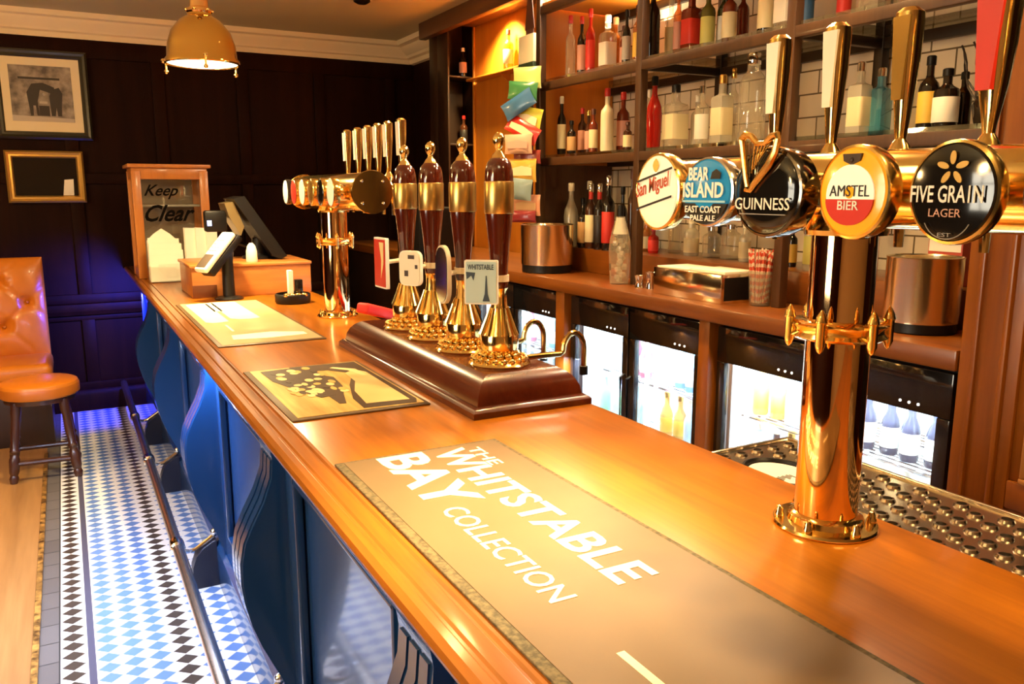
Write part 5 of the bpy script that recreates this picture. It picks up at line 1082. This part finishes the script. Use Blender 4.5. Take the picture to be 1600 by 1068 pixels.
# ------------------------------------------------------------------ pictures on the far wall
def old_photo():
    m, n, l, b = newmat('old_photograph')
    tc = n.new('ShaderNodeTexCoord'); no = n.new('ShaderNodeTexNoise'); no.inputs['Scale'].default_value = 14; no.inputs['Detail'].default_value = 7
    ra = n.new('ShaderNodeValToRGB'); ra.color_ramp.elements[0].position = 0.35; ra.color_ramp.elements[1].position = 0.68
    ra.color_ramp.elements[0].color = (0.10, 0.085, 0.07, 1); ra.color_ramp.elements[1].color = (0.42, 0.37, 0.30, 1)
    l.new(tc.outputs['Object'], no.inputs['Vector']); l.new(no.outputs['Fac'], ra.inputs['Fac']); l.new(ra.outputs['Color'], b.inputs['Base Color']); b.inputs['Roughness'].default_value = 0.6
    return m
def frame(t, x0, x1, z0, z1, w, mat, d=0.03, yw=6.972):
    m = MB()
    prof = [(0, 0), (0, d*0.6), (w*0.25, d), (w*0.55, d*0.75), (w*0.8, d*0.8), (w, d*0.35), (w, 0)]
    rings = []
    for q, dd in prof:
        rings.append([m.bm.verts.new(p_) for p_ in ((x0+q, yw-dd, z0+q), (x1-q, yw-dd, z0+q), (x1-q, yw-dd, z1-q), (x0+q, yw-dd, z1-q))])
    fs = []
    for a, b_ in zip(rings, rings[1:]):
        for i in range(4): fs.append(m.bm.faces.new((a[i], a[(i+1) % 4], b_[(i+1) % 4], b_[i])))
    m._fin([v for r in rings for v in r], fs); bmesh.ops.recalc_face_normals(m.bm, faces=fs)
    return m.build('frame', mat, t, 20)
t = thing('framed_photograph', (-0.05, 6.97, 2.04), 'black and white photograph with cream mount in dark frame, upper of two pictures', 'picture', 'pictures on the far wall')
frame(t, -0.36, 0.245, 2.035, 2.655, 0.055, plain('dark_green_frame', (0.018, 0.016, 0.006), 0.3, 0, 0.3))
m = MB(); m.box(-0.31, 0.195, 6.963, 6.970, 2.085, 2.605); m.build('mount', plain('cream_mount', (0.80, 0.70, 0.46), 0.6), t)
m = MB(); m.box(-0.255, 0.135, 6.960, 6.963, 2.16, 2.545); pm = m.build('photograph', old_photo(), t)
PD = plain('photo_dark_tone', (0.035, 0.03, 0.025), 0.6); PL = plain('photo_light_tone', (0.50, 0.45, 0.37), 0.6)
m = MB()
m.prism([(-0.14, 2.20), (-0.155, 2.36), (-0.12, 2.42), (-0.05, 2.43), (0.02, 2.40), (0.03, 2.33), (-0.01, 2.36), (-0.07, 2.38), (-0.09, 2.30), (-0.085, 2.20), (-0.10, 2.20), (-0.105, 2.27), (-0.12, 2.27), (-0.122, 2.20)], 6.958, 6.961, 'Y')
m.prism([(-0.01, 2.20), (-0.015, 2.34), (0.01, 2.385), (0.05, 2.40), (0.07, 2.36), (0.06, 2.28), (0.055, 2.20), (0.03, 2.20), (0.025, 2.26), (0.015, 2.20)], 6.957, 6.960, 'Y'); m.box(-0.20, 0.06, 6.958, 6.961, 2.45, 2.465); m.box(-0.085, -0.02, 6.958, 6.961, 2.20, 2.27)
m.build('figures', PD, pm)
m = MB(); m.box(-0.08, -0.03, 6.9565, 6.9585, 2.285, 2.30); m.ball((-0.045, 6.958, 2.35), 0.012, 8); m.prism([(-0.255, 2.16), (0.135, 2.16), (0.135, 2.185), (-0.255, 2.20)], 6.958, 6.961, 'Y'); m.build('pale_ground', PL, pm)
t = thing('framed_mirror', (-0.08, 6.97, 1.58), 'gold framed dark picture with a painted pale reflection in its corner, lower of two pictures', 'picture', 'pictures on the far wall')
frame(t, -0.335, 0.165, 1.585, 1.955, 0.050, plain('gilt_frame', (0.78, 0.48, 0.12), 0.32, 0.75), 0.035)
m = MB(); m.box(-0.287, 0.117, 6.963, 6.970, 1.633, 1.907); m.build('dark_glass', plain('dark_mirror', (0.010, 0.007, 0.005), 0.12), t)
m = MB(); m.prism([(0.015, 1.637), (0.085, 1.637), (0.09, 1.755), (0.03, 1.75)], 6.958, 6.963, 'Y'); m.build('card_reflection', PAPER, t)  # reflection of a card, built as a pale plate on the glass

# ------------------------------------------------------------------ buttoned leather chair and round stool
t = thing('leather_chair', (-0.42, 6.45, 0), 'tan buttoned leather high back chair standing by the dark far wall', 'chair')
cxc = -0.46; hw = 0.30
def tufted(w, h, nx, nz, th, buttons):
    m = MB(); g = []
    for i in range(nx+1):
        row = []
        for j in range(nz+1):
            u, v = i/nx*2-1, j/nz*2-1
            edge = (1-abs(u)**6)*(1-abs(v)**6)
            d = th*(0.30+0.70*edge)
            for (bu, bv) in buttons:
                q = ((u-bu)*w)**2+((v-bv)*h)**2
                d -= th*0.75*math.exp(-q/0.0016)
                for s1 in (1, -1):
                    for s2 in (1, -1):
                        a_, b2 = (u-bu)*w*s1, (v-bv)*h*s2
                        if a_ > 0 and b2 > 0 and a_ < 0.16: d -= th*0.10*math.exp(-((a_*1.0-b2)**2)/0.00045)
            row.append(m.bm.verts.new((u*w, -d, v*h)))
        g.append(row)
    fs = [m.bm.faces.new((g[i][j], g[i+1][j], g[i+1][j+1], g[i][j+1])) for i in range(nx) for j in range(nz)]
    # closed back
    bk = [[m.bm.verts.new((a.co.x, 0.05, a.co.z)) for a in (g[0][j], g[nx][j])] for j in range(nz+1)]
    for j in range(nz): 
        fs.append(m.bm.faces.new((g[0][j], g[0][j+1], bk[j+1][0], bk[j][0]))); fs.append(m.bm.faces.new((g[nx][j+1], g[nx][j], bk[j][1], bk[j+1][1]))); fs.append(m.bm.faces.new((bk[j][0], bk[j+1][0], bk[j+1][1], bk[j][1])))
    fs.append(m.bm.faces.new([g[i][nz] for i in range(nx+1)]+[bk[nz][1], bk[nz][0]])); fs.append(m.bm.faces.new([g[i][0] for i in range(nx, -1, -1)]+[bk[0][0], bk[0][1]]))
    bmesh.ops.recalc_face_normals(m.bm, faces=fs)
    return m, fs
btn = [(bu, bv) for (bu, bv) in ((0.05, 0.55), (0.62, 0.10), (0.12, -0.38), (-0.5, 0.55), (-0.45, -0.38), (-0.2, 0.10), (-0.85, 0.1))]
m, fs = tufted(hw, 0.345, 44, 44, 0.075, btn)
Mc = Matrix.Translation((cxc, 6.62, 0.87)) @ Matrix.Rotation(math.radians(-7), 4, 'X')
m.M = Mc; m._fin(list(m.bm.verts), fs); bk = m.build('backrest', LEATHER, t, 80)
for bu, bv in btn:
    m = MB(); m.ball(tuple(Mc @ Vector((bu*hw, -0.022, bv*0.345))), 0.012, 10); m.build('button', LEATHER2, bk)
m = MB(); m.box(cxc-0.31, cxc+0.31, 6.10, 6.62, 0.43, 0.55, 0.045, 4); m.build('seat', LEATHER, t, 60)
m = MB(); m.box(cxc-0.29, cxc+0.29, 6.14, 6.60, 0.36, 0.43, 0.01); m.build('seat_frame', STOOLW, t)
m = MB(); m.box(cxc-0.285, cxc+0.285, 6.15, 6.60, 0.0, 0.36, 0.006); m.build('plinth', DARKX, t)
t = thing('round_stool', (-0.22, 5.52, 0), 'round tan leather stool with dark turned legs beside the tiled floor', 'stool')
sx, sy = -0.215, 5.52; SH = 0.565
m = MB(); m.lathe([(0.205, SH-0.085), (0.212, SH-0.075), (0.212, SH-0.022), (0.206, SH-0.008), (0.19, SH), (0.12, SH+0.008), (0.001, SH+0.010)], (sx, sy, 0), 48); st = m.build('seat_pad', LEATHER, t)
m = MB(); m.lathe([(0.214, SH-0.076), (0.215, SH-0.072), (0.215, SH-0.028), (0.213, SH-0.024)], (sx, sy, 0), 48, cap=False); m.build('seat_side', LEATHER2, st)
m = MB(); m.lathe([(0.17, SH-0.12), (0.19, SH-0.115), (0.19, SH-0.086)], (sx, sy, 0), 40); m.build('apron', STOOLW, t)
feet = [(-0.05, 5.325), (-0.385, 5.355), (-0.40, 5.72), (-0.05, 5.70)]
tops = [(sx+0.12, sy-0.12), (sx-0.12, sy-0.12), (sx-0.12, sy+0.12), (sx+0.12, sy+0.12)]
LP = []
for (fx, fy), (tx, ty) in zip(feet, tops):
    pts, rad = [], []
    for s_, r_ in ((0, .020), (.06, .026), (.10, .020), (.14, .027), (.30, .029), (.36, .020), (.40, .028), (.44, .020), (.62, .025), (.80, .022), (.86, .027), (1, .026)):
        pts.append((fx+(tx-fx)*s_, fy+(ty-fy)*s_, (SH-0.10)*s_)); rad.append(r_)
    m = MB(); m.tube(pts, rad, 12); m.build('leg', STOOLW, t); LP.append(Vector((fx+(tx-fx)*.24, fy+(ty-fy)*.24, (SH-0.1)*.24)))
for i in range(4):
    m = MB(); m.tube([tuple(LP[i]), tuple(LP[(i+1) % 4])], 0.016, 10); m.build('stretcher', STOOLW, t)

for o in ALL:
    if '_w' in o: del o['_w']
